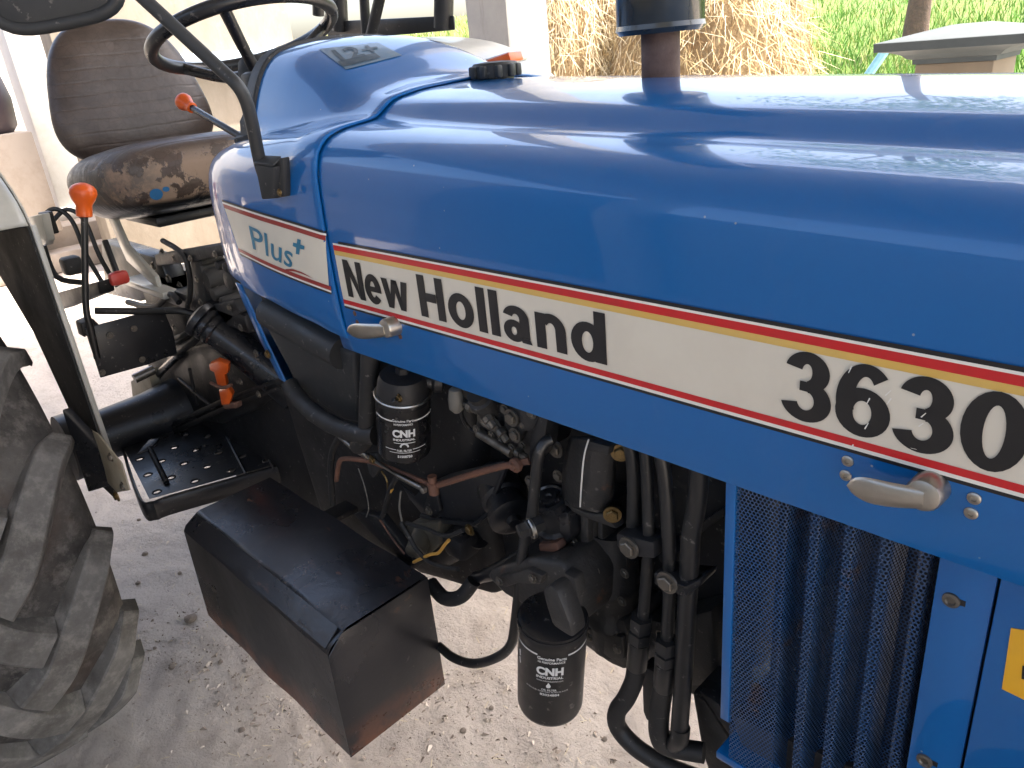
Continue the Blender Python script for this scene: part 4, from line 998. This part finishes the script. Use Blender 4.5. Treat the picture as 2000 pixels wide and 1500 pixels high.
# pedal pad on its rod, parking-lock handle in its slotted channel
b = MB(); b.prism([P(268, 890, z=zf+.05), P(292, 862, z=zf+.06), P(313, 859, z=zf+.06), P(296, 880, z=zf+.05)], (0, 0, .006), .002); b.tube([P(292, 875, z=zf+.055), P(325, 942, z=zf+.004)], .008, 10); b.build('foot_pedal', M['black'], T)
b = MB()
for dv in (0, 16): b.prism([P(320, 832+dv, y=-.22), P(425, 783+dv, y=-.20), P(545, 738+dv, y=-.18), P(546, 745+dv, y=-.18), P(426, 792+dv, y=-.20), P(322, 842+dv, y=-.22)], (0, .006, 0), .001)
b.prism([P(320, 822, y=-.222), P(338, 832, y=-.222), P(340, 850, y=-.222), P(325, 850, y=-.222)], (0, .02, 0), .002); b.build('slotted_channel', M['black'], T)
b = MB(); b.prism([P(408, 712, y=-.235), P(425, 704, y=-.235), P(446, 712, y=-.235), P(445, 730, y=-.235), P(438, 732, y=-.235), P(443, 755, y=-.235), P(425, 755, y=-.235), P(418, 728, y=-.235), P(410, 724, y=-.235)], (-.02, .016, 0), .003); b.prism([P(427, 762, y=-.235), P(446, 758, y=-.235), P(454, 772, y=-.235), P(448, 792, y=-.235), P(433, 792, y=-.235)], (-.02, .016, 0), .003); pk = b.build('lock_handle', M['orange'], T)
b = MB(); b.tube([P(412, 748, y=-.24), P(432, 757, y=-.25), P(452, 752, y=-.24)], .004, 8, smooth=3); b.prism([P(432, 788, y=-.235), P(458, 786, y=-.235), P(460, 798, y=-.235), P(438, 800, y=-.235)], (0, .02, 0), .004); b.build('handle_clip', M['rust'], pk)

# blue support strip, black side tank, sleeve hoses
b = MB(); b.prism([P(459, 552, y=-.255), P(469, 556, y=-.255), P(481, 582, y=-.252), P(520, 670, y=-.246), P(556, 747, y=-.24), P(546, 741, y=-.24), P(505, 660, y=-.246), P(474, 590, y=-.252)], (0, .004, 0), .001); bs = b.build('support_strip', M['blue_side'], T)
b = MB(); b.prism([P(460, 552, y=-.256), P(503, 572, y=-.19), P(578, 760, y=-.18), P(557, 748, y=-.24), P(520, 670, y=-.247), P(481, 582, y=-.253)], (.003, .003, 0)); b.build('strip_flange', M['blue_side'], bs)
bolt(523, 692, -.25, .007, bs, me=BOLTS)
b = MB(); b.prism([P(519, 640, y=-.27), P(540, 618, y=-.27), P(690, 690, y=-.27), P(700, 828, y=-.262), P(672, 822, y=-.262), P(604, 778, y=-.265), P(580, 752, y=-.265)], (0, .12, 0), .008, 3); tk = b.build('side_tank', M['plastic'], T)
b = MB(); b.tube([P(527, 610, y=-.262), P(600, 648, y=-.262), P(672, 690, y=-.262)], [.030, .031, .030], 18, smooth=4); b.build('tank_shoulder', M['plastic'], tk)
b = MB(); pts = smooth_row([P(566, 752, y=-.285), P(590, 785, y=-.29), P(625, 815, y=-.295), P(668, 838, y=-.295), P(705, 848, y=-.29), P(735, 850, y=-.28)], 6)
b.tube(pts, [.0165+.0012*(i % 5 == 0) for i in range(len(pts))], 14); b.build('sleeve_hose', M['hose'], T)
b = MB(); b.tube([P(728, 640, y=-.265), P(724, 690, y=-.27), P(720, 780, y=-.275), P(716, 850, y=-.28), P(700, 870, y=-.275)], .0165, 14, smooth=4); b.build('breather_hose', M['hose'], T)

# ------------------------------------------------------------------ canister filters
def canister(name, p0, p1, r, label, lines, hoff=0.0):
    p0, p1 = Vector(p0), Vector(p1); d = (p1-p0); L = d.length; d.normalize()
    b = MB(); pr = [(0, r*.80), (.004, r*.97), (.012, r*1.0), (L*.12, r), (L*.13, r*.985), (L*.93, r*.985), (L*.965, r*.95), (L*.99, r*.86), (L, r*.70), (L*1.0, .001)]
    b.lathe(p0, d, pr, 48); o = b.build(name, M['filter'], T, 35, label)
    # frame for print: e1 faces the viewer
    e1 = V(CAM[0], CAM[1], CAM[2])-(p0+p1)/2; e1 = (e1-d*e1.dot(d)).normalized(); e2 = d.cross(e1)   # e2 points sideways
    if (CM.T@np.array(e2))[0] < 0: e2 = -e2
    def cyl(a, h, off=.0006): return p0+d*(h-hoff)+(e1*math.cos(a)+e2*math.sin(a))*(r*.985+off)
    for kind, *q in lines:
        if kind == 'text':
            body, h0, h1, a0, a1, bold = q
            text('print', body, lambda s, t: cyl(a0+(a1-a0)*s, h1+(h0-h1)*t), M['white_ink'], o, bold)
        else:
            h, th, a0, a1 = q; b = MB(); b.grid([[cyl(a, h), cyl(a, h+th)] for a in np.linspace(a0, a1, 14)]); b.build('print_line', M['white_ink'], o)
    return o, d, e1, e2, L
fo0, fo1 = P(787, 762, y=-.262), P(790, 880, y=-.262)
Lf = (fo1-fo0).length
fq, d, e1, e2, L = canister('fuel_filter', fo0, fo1, .0455, 'black fuel filter canister with white print', [
    ('line', .030, .0026, -1.25, -.42), ('line', .030, .0026, .38, 1.35),
    ('text', 'Genuine Parts', .0275, .0325, -.42, .38, .02), ('text', 'HI PERFORMANCE', .035, .039, -.36, .32, .02),
    ('text', 'CNH', .047, .062, -.42, .40, .05), ('text', 'INDUSTRIAL', .0645, .069, -.40, .40, .03),
    ('line', .0725, .0012, -.38, .40), ('text', 'FUEL FILTER', .086, .0905, -.27, .27, .02), ('line', .086, .0012, -.72, -.3), ('line', .086, .0012, .3, .85), ('line', .092, .001, -.55, .6),
    ('text', '51508750', .0975, .1025, -.25, .28, .03)])
for dx in (0,):
    b = MB(); c0 = fo0+d*.079; pts = []
    for k in range(9): a_ = math.pi*k/8; pts.append(c0+e1*.0466+e2*(.006*math.cos(a_))-d*(.006*math.sin(a_)))
    b.tube(pts, .0016, 6); b.build('print_emblem', M['white_ink'], fq)
b = MB(); b.lathe(fo0, d, [(.002, .0462), (.004, .0475), (.006, .0462)], 48); b.build('bright_ring', M['alu'], fq)
b = MB(); b.lathe(fo0, -d, [(-.002, .043), (.004, .042), (.02, .040), (.03, .036), (.034, .02)], 36); b.lathe(fo0-d*.015, e2, [(0, .012), (.045, .013), (.05, .018), (.062, .018), (.066, .01)], 16); b.lathe(fo0-d*.03, -d, [(0, .012), (.014, .011), (.015, .008)], 6); b.lathe(fo0-d*.006+e1*.035-e2*.012, e1, [(0, .006), (.012, .005)], 6); fh = b.build('filter_head', M['black'], fq)
put('bolt', BOLTS, fo0-d*.012+e1*.042-e2*.006, parent=fq, scale=.005)
b = MB(); b.lathe(fo1, d, [(-.002, .022), (.004, .021), (.010, .019), (.011, .011), (.022, .009), (.023, .004)], 20); b.build('drain_cap', simple('white_plastic', (.50, .49, .45), .5), fq)
o0, o1 = P(1080, 1198, y=-.295), P(1074, 1372, y=-.295); HO = (o0-P(1081, 1168, y=-.295)).length
oq, d, e1, e2, L = canister('oil_filter', o0, o1, .0505, 'black oil filter canister with white print', [
    ('line', .060, .003, -1.2, -.40), ('line', .060, .003, .48, 1.3),
    ('text', 'Genuine Parts', .0635, .0695, -.40, .44, .02), ('text', 'HI PERFORMANCE', .0715, .0755, -.38, .40, .02),
    ('text', 'CNH', .083, .099, -.42, .36, .05), ('text', 'INDUSTRIAL', .1010, .1060, -.42, .36, .03), ('text', 'www.cnhindustrial.com', .1085, .1115, -.42, .36, .0),
    ('text', 'OIL FILTER', .1265, .1300, -.26, .18, .02), ('text', 'FILTRO OLIO  FILTRE HUILE  FILTRO DE ACEITE', .1310, .1335, -.75, .52, .0), ('text', '82024884', .1360, .1405, -.30, .26, .02),
    ], HO)
b = MB(); c0 = o0+d*(.120-HO)+e1*.0502-e2*.003; b.lathe(c0, e1, [(0, .0034), (.0006, .0032)], 14); b.prism([c0-e2*.003-d*.001+e1*.0002, c0+e2*.003-d*.001+e1*.0002, c0-d*.0075+e1*.0002], e1*.0005); b.build('print_drop', M['white_ink'], oq)
for h_ in (.085, .10): 
    b = MB(); a_ = -1.1; c0 = o0+d*(h_-HO)+(e1*math.cos(a_)+e2*math.sin(a_))*.0503; b.box(c0, (.0012, .0012, .011)); b.build('print_mark', M['white_ink'], oq)
b = MB(); b.lathe(o0+d*.008, d, [(0, .0512), (.002, .0516), (.004, .0512)], 40); b.build('seal_ring', M['dark'], oq)

# ------------------------------------------------------------------ injection pump and linkages
b = MB(); b.plate([(925, 842), (931, 808), (946, 790), (975, 786), (1000, 792), (1040, 800), (1068, 812), (1058, 850), (1037, 898), (1005, 888), (960, 862)], -.205, .09, .006); pump = b.build('injection_pump', M['cast'], T)
b = MB(); b.plate([(985, 800), (1015, 790), (1055, 812), (1040, 845), (1022, 842), (1012, 868), (990, 862), (983, 838)], -.215, .012, .003); b.build('pump_cover', M['cast'], pump)
b = MB(); b.plate([(1055, 808), (1070, 812), (1060, 880), (1040, 905), (1032, 900), (1036, 850)], -.23, .03, .002); b.build('pump_bracket', M['pipe'], pump)
b = MB(); p = P(948, 790, y=-.215); b.lathe(p, (.15, -.55, .8), [(-.03, .02), (.0, .019), (.012, .0185), (.014, .021), (.02, .021), (.022, .016), (.034, .016)], 24); b.build('pump_plug', M['cast'], pump)
for u, v, r_ in ((999, 816, .010), (1006, 850, .0085), (940, 817, .0065), (967, 828, .007), (972, 834, .006), (1038, 806, .007), (930, 838, .005)): bolt(u, v, -.218, r_, pump)
for (u0, v0, u1, v1, r_) in ((905, 786, 925, 796, .007), (945, 825, 990, 850, .006), (935, 845, 1000, 885, .008)):
    b = MB(); b.tube([P(u0, v0, y=-.215), P(u1, v1, y=-.215)], r_, 10); b.build('pump_pipe', M['bolt'], pump)
b = MB(); b.lathe(P(890, 756, y=-.22), (.0, -.1, -1), [(0, .006), (.004, .011), (.02, .0135), (.036, .012), (.043, .005)], 18); b.build('primer_bulb', M['grey_bulb'], pump)
b = MB(); b.tube([P(900, 790, y=-.21), P(903, 815, y=-.2), P(918, 838, y=-.19), P(940, 846, y=-.19)], .0035, 8, smooth=4); b.build('leak_pipe', M['pipe'], pump)
for u, v, r_ in ((952, 806, .006), (985, 800, .006), (1022, 830, .0055), (1000, 876, .006), (978, 862, .005), (1050, 840, .006), (960, 850, .0055), (1020, 870, .005)): bolt(u, v, -.212, r_, pump)
for (u0, v0, u1, v1, r_) in ((950, 812, 962, 828, .010), (975, 838, 985, 852, .009), (1008, 882, 1022, 890, .008), (915, 792, 930, 800, .0095)):
    b = MB(); b.lathe(P(u0, v0, y=-.222), P(u1, v1, y=-.222)-P(u0, v0, y=-.222), [(0, r_*.8), (.002, r_), (.010, r_), (.011, r_*.7), (.022, r_*.7), (.023, r_*.5)], 8); b.build('pump_fitting', M['bolt'], pump)
for k, (u, v) in enumerate(((955, 770), (985, 778), (1012, 786))):
    b = MB(); b.tube([P(u, v, y=-.20), P(u+6, v-22, y=-.20), P(u+30, v-40, y=-.18)], .0035, 8, smooth=4); b.build('injector_line', M['steel'], pump)
# heat shield sheet under the linkage
b = MB(); b.plate([(783, 945), (810, 970), (830, 948), (880, 925), (985, 900), (990, 915), (960, 975), (948, 1005), (922, 1024), (850, 1015), (822, 1002), (800, 975)], -.17, .003, .001); b.plate([(820, 1004), (850, 1013), (922, 1021), (945, 1004), (985, 902), (991, 906), (952, 1010), (925, 1030), (850, 1022), (818, 1010)], -.176, .01, .002); b.build('guard_sheet', M['gloss_black'], T)
b = MB(); b.plate([(835, 960), (850, 955), (860, 1000), (845, 1010), (825, 1000)], -.178, .01, .003); b.build('guard_bracket', M['black'], T); bolt(838, 998, -.18, .007, T)
# throttle rods
b = MB(); b.tube([P(657, 938, y=-.25), P(662, 905, y=-.25), P(673, 896, y=-.25), P(718, 900, y=-.255), P(739, 906, y=-.255), P(840, 946, y=-.255)], .005, 10, smooth=4); rd = b.build('throttle_rod', M['rust'], T)
b = MB(); b.tube([P(848, 950, y=-.255), P(925, 926, y=-.25), P(980, 911, y=-.245), P(1018, 905, y=-.24)], .0055, 10, smooth=3); b.build('throttle_link', M['rust'], T)
b = MB(); p = P(846, 948, y=-.258); b.lathe(p+V(0, 0, -.016), (0, 0, 1), [(0, .009), (.02, .0095), (.022, .007), (.034, .008)], 14); b.lathe(P(1010, 907, y=-.245), (0, -1, 0), [(0, .011), (.006, .011), (.008, .006), (.012, .005)], 20); b.prism([P(995, 902, y=-.244), P(1030, 895, y=-.244), P(1034, 908, y=-.244), P(998, 915, y=-.244)], (0, .004, 0), .001); b.build('rod_joint', M['rust'], rd)
b = MB(); b.tube([P(664, 852, y=-.245), P(690, 875, y=-.25), P(718, 892, y=-.258)], .0055, 10, smooth=3); b.tube([P(718, 892, y=-.258), P(778, 929, y=-.265)], .003, 8); b.tube([P(778, 929, y=-.265), P(828, 955, y=-.266)], .0055, 10); b.build('stop_cable', M['steel'], T)
b = MB(); b.lathe(P(829, 955, y=-.268), (0, -1, 0), [(0, .007), (.006, .0065), (.008, .003)], 16); b.build('cable_nipple', M['steel'], T)
b = MB(); b.plate([(712, 888), (732, 886), (742, 915), (728, 935), (720, 925)], -.25, .012, .003); cb = b.build('cable_bracket', M['cast'], T); bolt(727, 898, -.262, .006, cb, me=BOLTS)
# solenoid, starter, wiring
b = MB(); p = P(818, 1062, y=-.20); b.lathe(p, (.45, -.8, -.25), [(-.05, .021), (0, .021), (.022, .0205), (.025, .016)], 24); b.plate([(788, 1035), (800, 1022), (855, 1020), (858, 1065), (838, 1085), (795, 1085)], -.185, .04, .006); b.build('solenoid', simple('dull_zinc', (.18, .165, .135), .5, .6, (.10, .09, .07)), T)
b = MB(); b.tube([P(860, 1075, y=-.15), P(930, 1035, y=-.13)], .036, 20); b.box(P(900, 1060, y=-.16), (.06, .05, .05), .012); b.build('starter_motor', M['dark'], T); bolt(917, 1035, -.2, .008, T, me=BOLTS)
wires = [('yellow', [(808, 1098), (840, 1083), (856, 1080), (870, 1062), (877, 1055)], 'wire_y', .0032), ('y2', [(752, 985), (757, 970), (766, 955)], 'wire_y', .003), ('b1', [(745, 1010), (750, 1000), (764, 950), (778, 930)], 'hose', .005),
         ('b2', [(783, 1020), (800, 1050), (815, 1075), (840, 1098), (870, 1108), (895, 1112)], 'hose', .0045), ('b3', [(795, 1022), (830, 1032), (870, 1047), (905, 1035)], 'hose', .004), ('w1', [(783, 960), (780, 990), (785, 1018)], 'grey_bulb', .002),
         ('b4', [(665, 850), (650, 880), (646, 920), (650, 985)], 'hose', .007), ('b5', [(700, 915), (712, 950), (720, 990), (715, 1010)], 'grey_bulb', .0012), ('b6', [(742, 1015), (765, 1050), (790, 1082)], 'rust', .002), ('b7', [(745, 920), (756, 940), (757, 965)], 'brass', .0018)]
for nm, px, mt, r_ in wires:
    b = MB(); b.tube([P(u, v, y=-.235) for u, v in px], r_, 8, smooth=4); b.build('wire', M[mt], T)
b = MB(); b.plate([(700, 1000), (742, 1010), (810, 1098), (795, 1108), (720, 1040), (690, 1005)], -.225, .02, .003); b.build('box_stay', M['black'], T)
b = MB(); b.tube([P(842, 1140, y=-.21), P(868, 1168, y=-.22), P(900, 1165, y=-.21), P(925, 1135, y=-.19)], .014, 12, smooth=5); b.build('drain_hose', M['hose'], T)
b = MB(); b.tube([P(930, 1128, y=-.17), P(965, 1118, y=-.18), P(1010, 1095, y=-.17), P(1040, 1080, y=-.15)], [.012, .014, .016, .018], 14, smooth=5); b.build('coolant_pipe', M['gloss_black'], T)
# lubrication pipe with banjo bolt, lift pump
b = MB(); b.tube([P(1078, 858, y=-.225), P(1062, 868, y=-.235), P(1050, 900, y=-.245), P(1040, 1000, y=-.25), P(1034, 1030, y=-.25), P(1024, 1060, y=-.25), P(1006, 1220, y=-.26), P(996, 1262, y=-.26), P(968, 1285, y=-.262), P(925, 1296, y=-.262), P(885, 1284, y=-.26), P(858, 1262, y=-.25)], .0085, 12, smooth=5); b.build('oil_pipe', M['pipe'], T)
b = MB(); b.lathe(P(1034, 1030, y=-.262), (-.35, -.9, -.1), [(-.02, .013), (.004, .014), (.006, .012), (.016, .0115), (.018, .009)], 6); bj = b.build('banjo_bolt', M['pipe'], T)
b = MB(); b.lathe(P(1041, 1031, y=-.258), (-.35, -.9, -.1), [(0, .0155), (.004, .016), (.006, .0145)], 24); b.build('banjo_washer', M['alu'], bj)
b = MB(); p = P(1072, 975, y=-.21); b.lathe(p, (0, -.25, .97), [(-.075, .03), (-.05, .034), (-.045, .028), (-.012, .026), (-.01, .029), (.004, .0295), (.006, .024), (.003, .022), (.003, .014), (.006, .013), (.006, .006), (.004, .004)], 32)
b.plate([(1048, 1000), (1108, 1000), (1115, 1050), (1098, 1072), (1055, 1068), (1045, 1040)], -.215, .06, .008); lp2 = b.build('lift_pump', M['gloss_black'], T)
b = MB(); b.plate([(1050, 1062), (1085, 1060), (1092, 1075), (1070, 1085), (1052, 1078)], -.235, .02, .004); b.build('lift_pump_gasket', M['rust'], lp2)
b = MB(); b.lathe(P(1085, 1074, y=-.225), (0, 0, -1), [(0, .011), (.02, .011), (.022, .015), (.03, .015)], 6); b.build('lift_pump_nut', M['bolt'], lp2)
b = MB(); b.lathe(P(985, 975, y=-.15), (.85, -.45, -.25), [(-.06, .040), (.0, .040), (.005, .034), (.03, .034), (.032, .040), (.045, .040), (.05, .03), (.05, .012), (.06, .010)], 28); b.build('pulley_housing', M['gloss_black'], T)
for u, v in ((1085, 877), (1090, 930), (1035, 940), (1040, 955)): bolt(u, v, -.19, .010 if u > 1080 and v < 900 else .007, T)

# ------------------------------------------------------------------ timing cover, front castings, filter head
b = MB(); rows = []
tcL = [(1113, 852), (1105, 880), (1098, 925), (1098, 985)]; tcR = [(1218, 876), (1204, 905), (1199, 968), (1180, 1005)]
for (l, r_) in zip(smooth_row([V(u, v, 0) for u, v in tcL], 4), smooth_row([V(u, v, 0) for u, v in tcR], 4)):
    row = []
    for k in range(13):
        t = k/12; q = l*(1-t)+r_*t; row.append(P(q.x, q.y, y=-.20-.022*math.sin(t*math.pi)**.7))
    rows.append(row)
b.grid(rows); tcv = b.build('timing_cover', M['cast'], T, 50); mod(tcv, 'SOLIDIFY', thickness=.05, offset=-1)
for (px, yy, t, bv_) in (([(1150, 862), (1190, 873), (1187, 890), (1150, 880)], -.232, .02, .002), ([(1098, 978), (1140, 1000), (1180, 1005), (1205, 1035), (1165, 1020), (1140, 1012), (1118, 1000)], -.215, .03, .003)):
    b = MB(); b.plate(px, yy, t, bv_); b.build('cover_boss', M['cast'], tcv)
for u, v, r_ in ((1212, 884, .009), (1196, 1005, .009)): put('bolt', BOLTS, P(u, v, y=-.215), parent=tcv, scale=r_, rot=Matrix.Rotation(R(35), 3, 'Z'))
b = MB(); b.tube([P(1150, 858, y=-.226), P(1141, 890, y=-.229), P(1136, 940, y=-.229), P(1133, 990, y=-.222)], .0012, 6, smooth=4); b.build('sealant_bead', M['cream2'], tcv)
cst = MB(); cst.plate([(1110, 990), (1160, 1008), (1163, 1200), (1140, 1215), (1116, 1190), (1120, 1030)], -.19, .10, .008); cst.plate([(1132, 1005), (1148, 1010), (1150, 1195), (1134, 1190)], -.20, .02, .004)
cs = cst.build('front_casting', M['cast'], T)
b = MB(); 
b.lathe(P(1195, 1030, y=-.15), (0, -.05, -1), [(0, .038), (.09, .040), (.095, .044), (.105, .044), (.11, .040), (.15, .041), (.155, .045), (.165, .045), (.17, .038), (.22, .034)], 28); b.build('water_pump_body', M['cast'], cs)
b = MB(); b.plate([(1108, 1180), (1150, 1200), (1218, 1212), (1225, 1235), (1222, 1312), (1190, 1298), (1140, 1262), (1115, 1235)], -.185, .12, .008); b.build('sump_front', M['cast'], cs)
b = MB(); b.plate([(1218, 1205), (1300, 1215), (1390, 1190), (1402, 1330), (1360, 1345), (1260, 1330), (1220, 1312)], -.14, .16, .01); b.build('axle_support', M['cast'], cs)
b = MB(); b.plate([(1140, 1225), (1215, 1245), (1218, 1290), (1195, 1290), (1150, 1260)], -.194, .012, .004); b.build('casting_panel', M['cast'], cs)
b = MB(); b.plate([(1252, 1300), (1282, 1315), (1282, 1415), (1262, 1408), (1255, 1390)], -.17, .03, .004); b.build('support_leg', M['black'], cs)
b = MB(); b.plate([(945, 1125), (965, 1110), (1030, 1092), (1100, 1100), (1128, 1150), (1132, 1228), (1085, 1215), (1030, 1192), (985, 1165)], -.262, .12, .012, 3); fhd = b.build('oil_filter_head', M['cast'], T)
b = MB(); b.plate([(1058, 1152), (1074, 1144), (1088, 1158), (1112, 1218), (1118, 1248), (1098, 1236), (1078, 1222), (1066, 1185)], -.345, .03, .005); b.build('filter_guard', M['cast'], fhd)
b = MB(); b.plate([(1040, 1095), (1085, 1085), (1105, 1105), (1070, 1130), (1045, 1120)], -.25, .04, .006); b.build('head_flange', M['cast'], fhd)
for u, v in ((1060, 1108), (1085, 1140), (1118, 1095), (1122, 1060), (1116, 1135), (1158, 1110), (1168, 1120)): bolt(u, v, -.25 if u < 1110 else -.2, .006, fhd)

for px, yy, tt in (([(1166, 1012), (1176, 1014), (1180, 1195), (1168, 1192)], -.185, .05), ([(1118, 1068), (1132, 1072), (1132, 1100), (1120, 1096)], -.205, .02), ([(1152, 1100), (1174, 1106), (1176, 1128), (1154, 1122)], -.205, .02), ([(1120, 1130), (1140, 1136), (1140, 1152), (1122, 1148)], -.208, .02), ([(1208, 1060), (1222, 1050), (1228, 1180), (1212, 1190)], -.165, .03),
                   ([(968, 1130), (1030, 1112), (1060, 1125), (1056, 1142), (1010, 1140), (985, 1148)], -.272, .02), ([(1100, 1118), (1122, 1130), (1130, 1170), (1112, 1160)], -.272, .02)):
    b = MB(); b.plate(px, yy, tt, .003); b.build('casting_rib', M['cast'], cs)
for u, v in ((1125, 1084), (1163, 1114), (1130, 1142), (1218, 1070), (1220, 1120), (1215, 1175), (1180, 1228), (1205, 1268), (1150, 1245), (1240, 1240), (1290, 1240), (975, 1135), (1040, 1130)): bolt(u, v, -.212 if u < 1170 and u > 1100 else (-.276 if u < 1100 else -.195), .0055, cs)
# hydraulic pipes, clamp blocks, unions and hoses in front
def pipe(px, r, y=-.24, name='hydraulic_pipe', mt='pipe', sm=4):
    b = MB(); b.tube([P(q[0], q[1], y=(q[2] if len(q) > 2 else y)) for q in px], r, 14, smooth=sm); return b.build(name, M[mt], T)
p1 = pipe([(1228, 862), (1236, 900), (1238, 960), (1236, 1040)], .0088, -.235)
p2 = pipe([(1260, 872), (1264, 930), (1267, 1020), (1268, 1060), (1264, 1110), (1256, 1205)], .0078, -.245)
p3 = pipe([(1290, 885), (1298, 930), (1304, 1010), (1308, 1100), (1308, 1150), (1303, 1245)], .0085, -.25)
p4 = pipe([(1366, 905), (1364, 950), (1358, 1000), (1349, 1050), (1346, 1120), (1341, 1200), (1334, 1330), (1326, 1435)], [.0115]*4+[.012]*4, -.25)
b = MB(); b.tube([P(1330, 1420, y=-.25), P(1326, 1445, y=-.25), P(1310, 1452, y=-.235), P(1298, 1440, y=-.225)], .0128, 14, smooth=4); b.build('pipe_elbow', M['pipe'], p4)
b = MB(); b.prism([P(1203, 1042, y=-.262), P(1275, 1060, y=-.262), P(1278, 1092, y=-.262), P(1240, 1088, y=-.262), P(1204, 1068, y=-.262)], (0, .035, 0), .003); k1 = b.build('pipe_clamp', M['gloss_black'], T); bolt(1228, 1070, -.264, .0105, k1)
b = MB(); b.prism([P(1276, 1118, y=-.268), P(1338, 1142, y=-.268), P(1372, 1128, y=-.25), P(1370, 1142, y=-.25), P(1338, 1168, y=-.268), P(1277, 1142, y=-.268)], (0, .035, 0), .003); k2_ = b.build('pipe_clamp', M['gloss_black'], T); bolt(1303, 1138, -.27, .0105, k2_)
b = MB(); b.plate([(1284, 1068), (1300, 1062), (1308, 1095), (1290, 1100)], -.225, .03, .003); b.build('clamp_foot', M['black'], k2_)
def union(u0, v0, u1, v1, y, r):
    a, c = P(u0, v0, y=y), P(u1, v1, y=y); d = c-a; L = d.length; b = MB()
    b.lathe(a, d, [(0, r), (L*.2, r*1.02), (L*.21, r*.86), (L*.25, r*.86), (L*.26, r*1.05), (L*.44, r*1.05), (L*.46, r*.9)], 6)
    b.lathe(a+d*.46, d, [(0, r*.92), (L*.5, r*.92), (L*.53, r*.8)], 20); return b.build('pipe_union', M['pipe'], T)
union(1253, 1205, 1243, 1305, -.247, .0155); union(1303, 1248, 1296, 1345, -.252, .0155)
pipe([(1243, 1300, -.247), (1238, 1330, -.25), (1222, 1365, -.255), (1205, 1390, -.258), (1207, 1420, -.255), (1240, 1458, -.25), (1290, 1490, -.24), (1340, 1512, -.23), (1420, 1540, -.22)], .0135, name='hydraulic_hose', mt='hose')
pipe([(1295, 1340, -.25), (1288, 1390, -.25), (1287, 1430, -.25), (1296, 1452, -.245), (1325, 1462, -.235), (1375, 1470, -.22)], .0145, name='hydraulic_hose', mt='hose')
# front frame rail at the bottom right
b = MB(); b.prism([P(1350, 1350, y=-.20), P(1375, 1370, y=-.20), P(1500, 1560, y=-.20), P(1400, 1560, y=-.20), P(1370, 1470, y=-.20)], (0, .22, 0), .006); b.build('front_frame', M['cast'], T)
b = MB(); b.prism([P(1360, 1345, y=-.22), P(1402, 1375, y=-.22), P(1455, 1455, y=-.22), P(1440, 1462, y=-.22)], (0, .03, 0), .004); b.build('frame_strut', M['black'], T)
b = MB(); b.prism([P(1425, 1395, y=-.24), P(1510, 1432, y=-.24), P(1800, 1560, y=-.24), P(1480, 1560, y=-.24)], (0, .2, 0), .004); b.build('front_tray', M['cast'], T)
# dark far-side tin work closes the engine bay behind the block
b = MB(); b.box((-.72, .22, 1.05), (1.1, .02, .42), .004); b.build('far_side_panel', M['blue_side'], T)

# ------------------------------------------------------------------ front axle and wheels
b = MB(); b.box((-.06, 0, .46), (.11, 1.1, .10), .015); b.build('front_axle', M['cast'], T)
fw = MB(); fw.lathe((0, 0, 0), (0, 1, 0), [(-.07, .20), (-.09, .27), (-.085, .33), (-.06, .35), (-.05, .365), (-.035, .365), (-.03, .352), (-.012, .352), (-.008, .37), (.008, .37), (.012, .352), (.03, .352), (.035, .365), (.05, .365), (.06, .35), (.085, .33), (.09, .27), (.07, .20)], 56)
FW = fw.mesh('front_wheel', 40); FW.materials.append(M['rubber'])
for sgn in (-1, 1):
    o = put('front_wheel', FW, (-.06, .68*sgn, .368), parent=T)
    b = MB(); b.lathe((0, 0, 0), (0, sgn, 0), [(-.06, .02), (-.06, .20), (-.03, .205), (.02, .15), (.03, .06), (.05, .05), (.055, .01)], 32); b.build('rim', M['fender'], o)
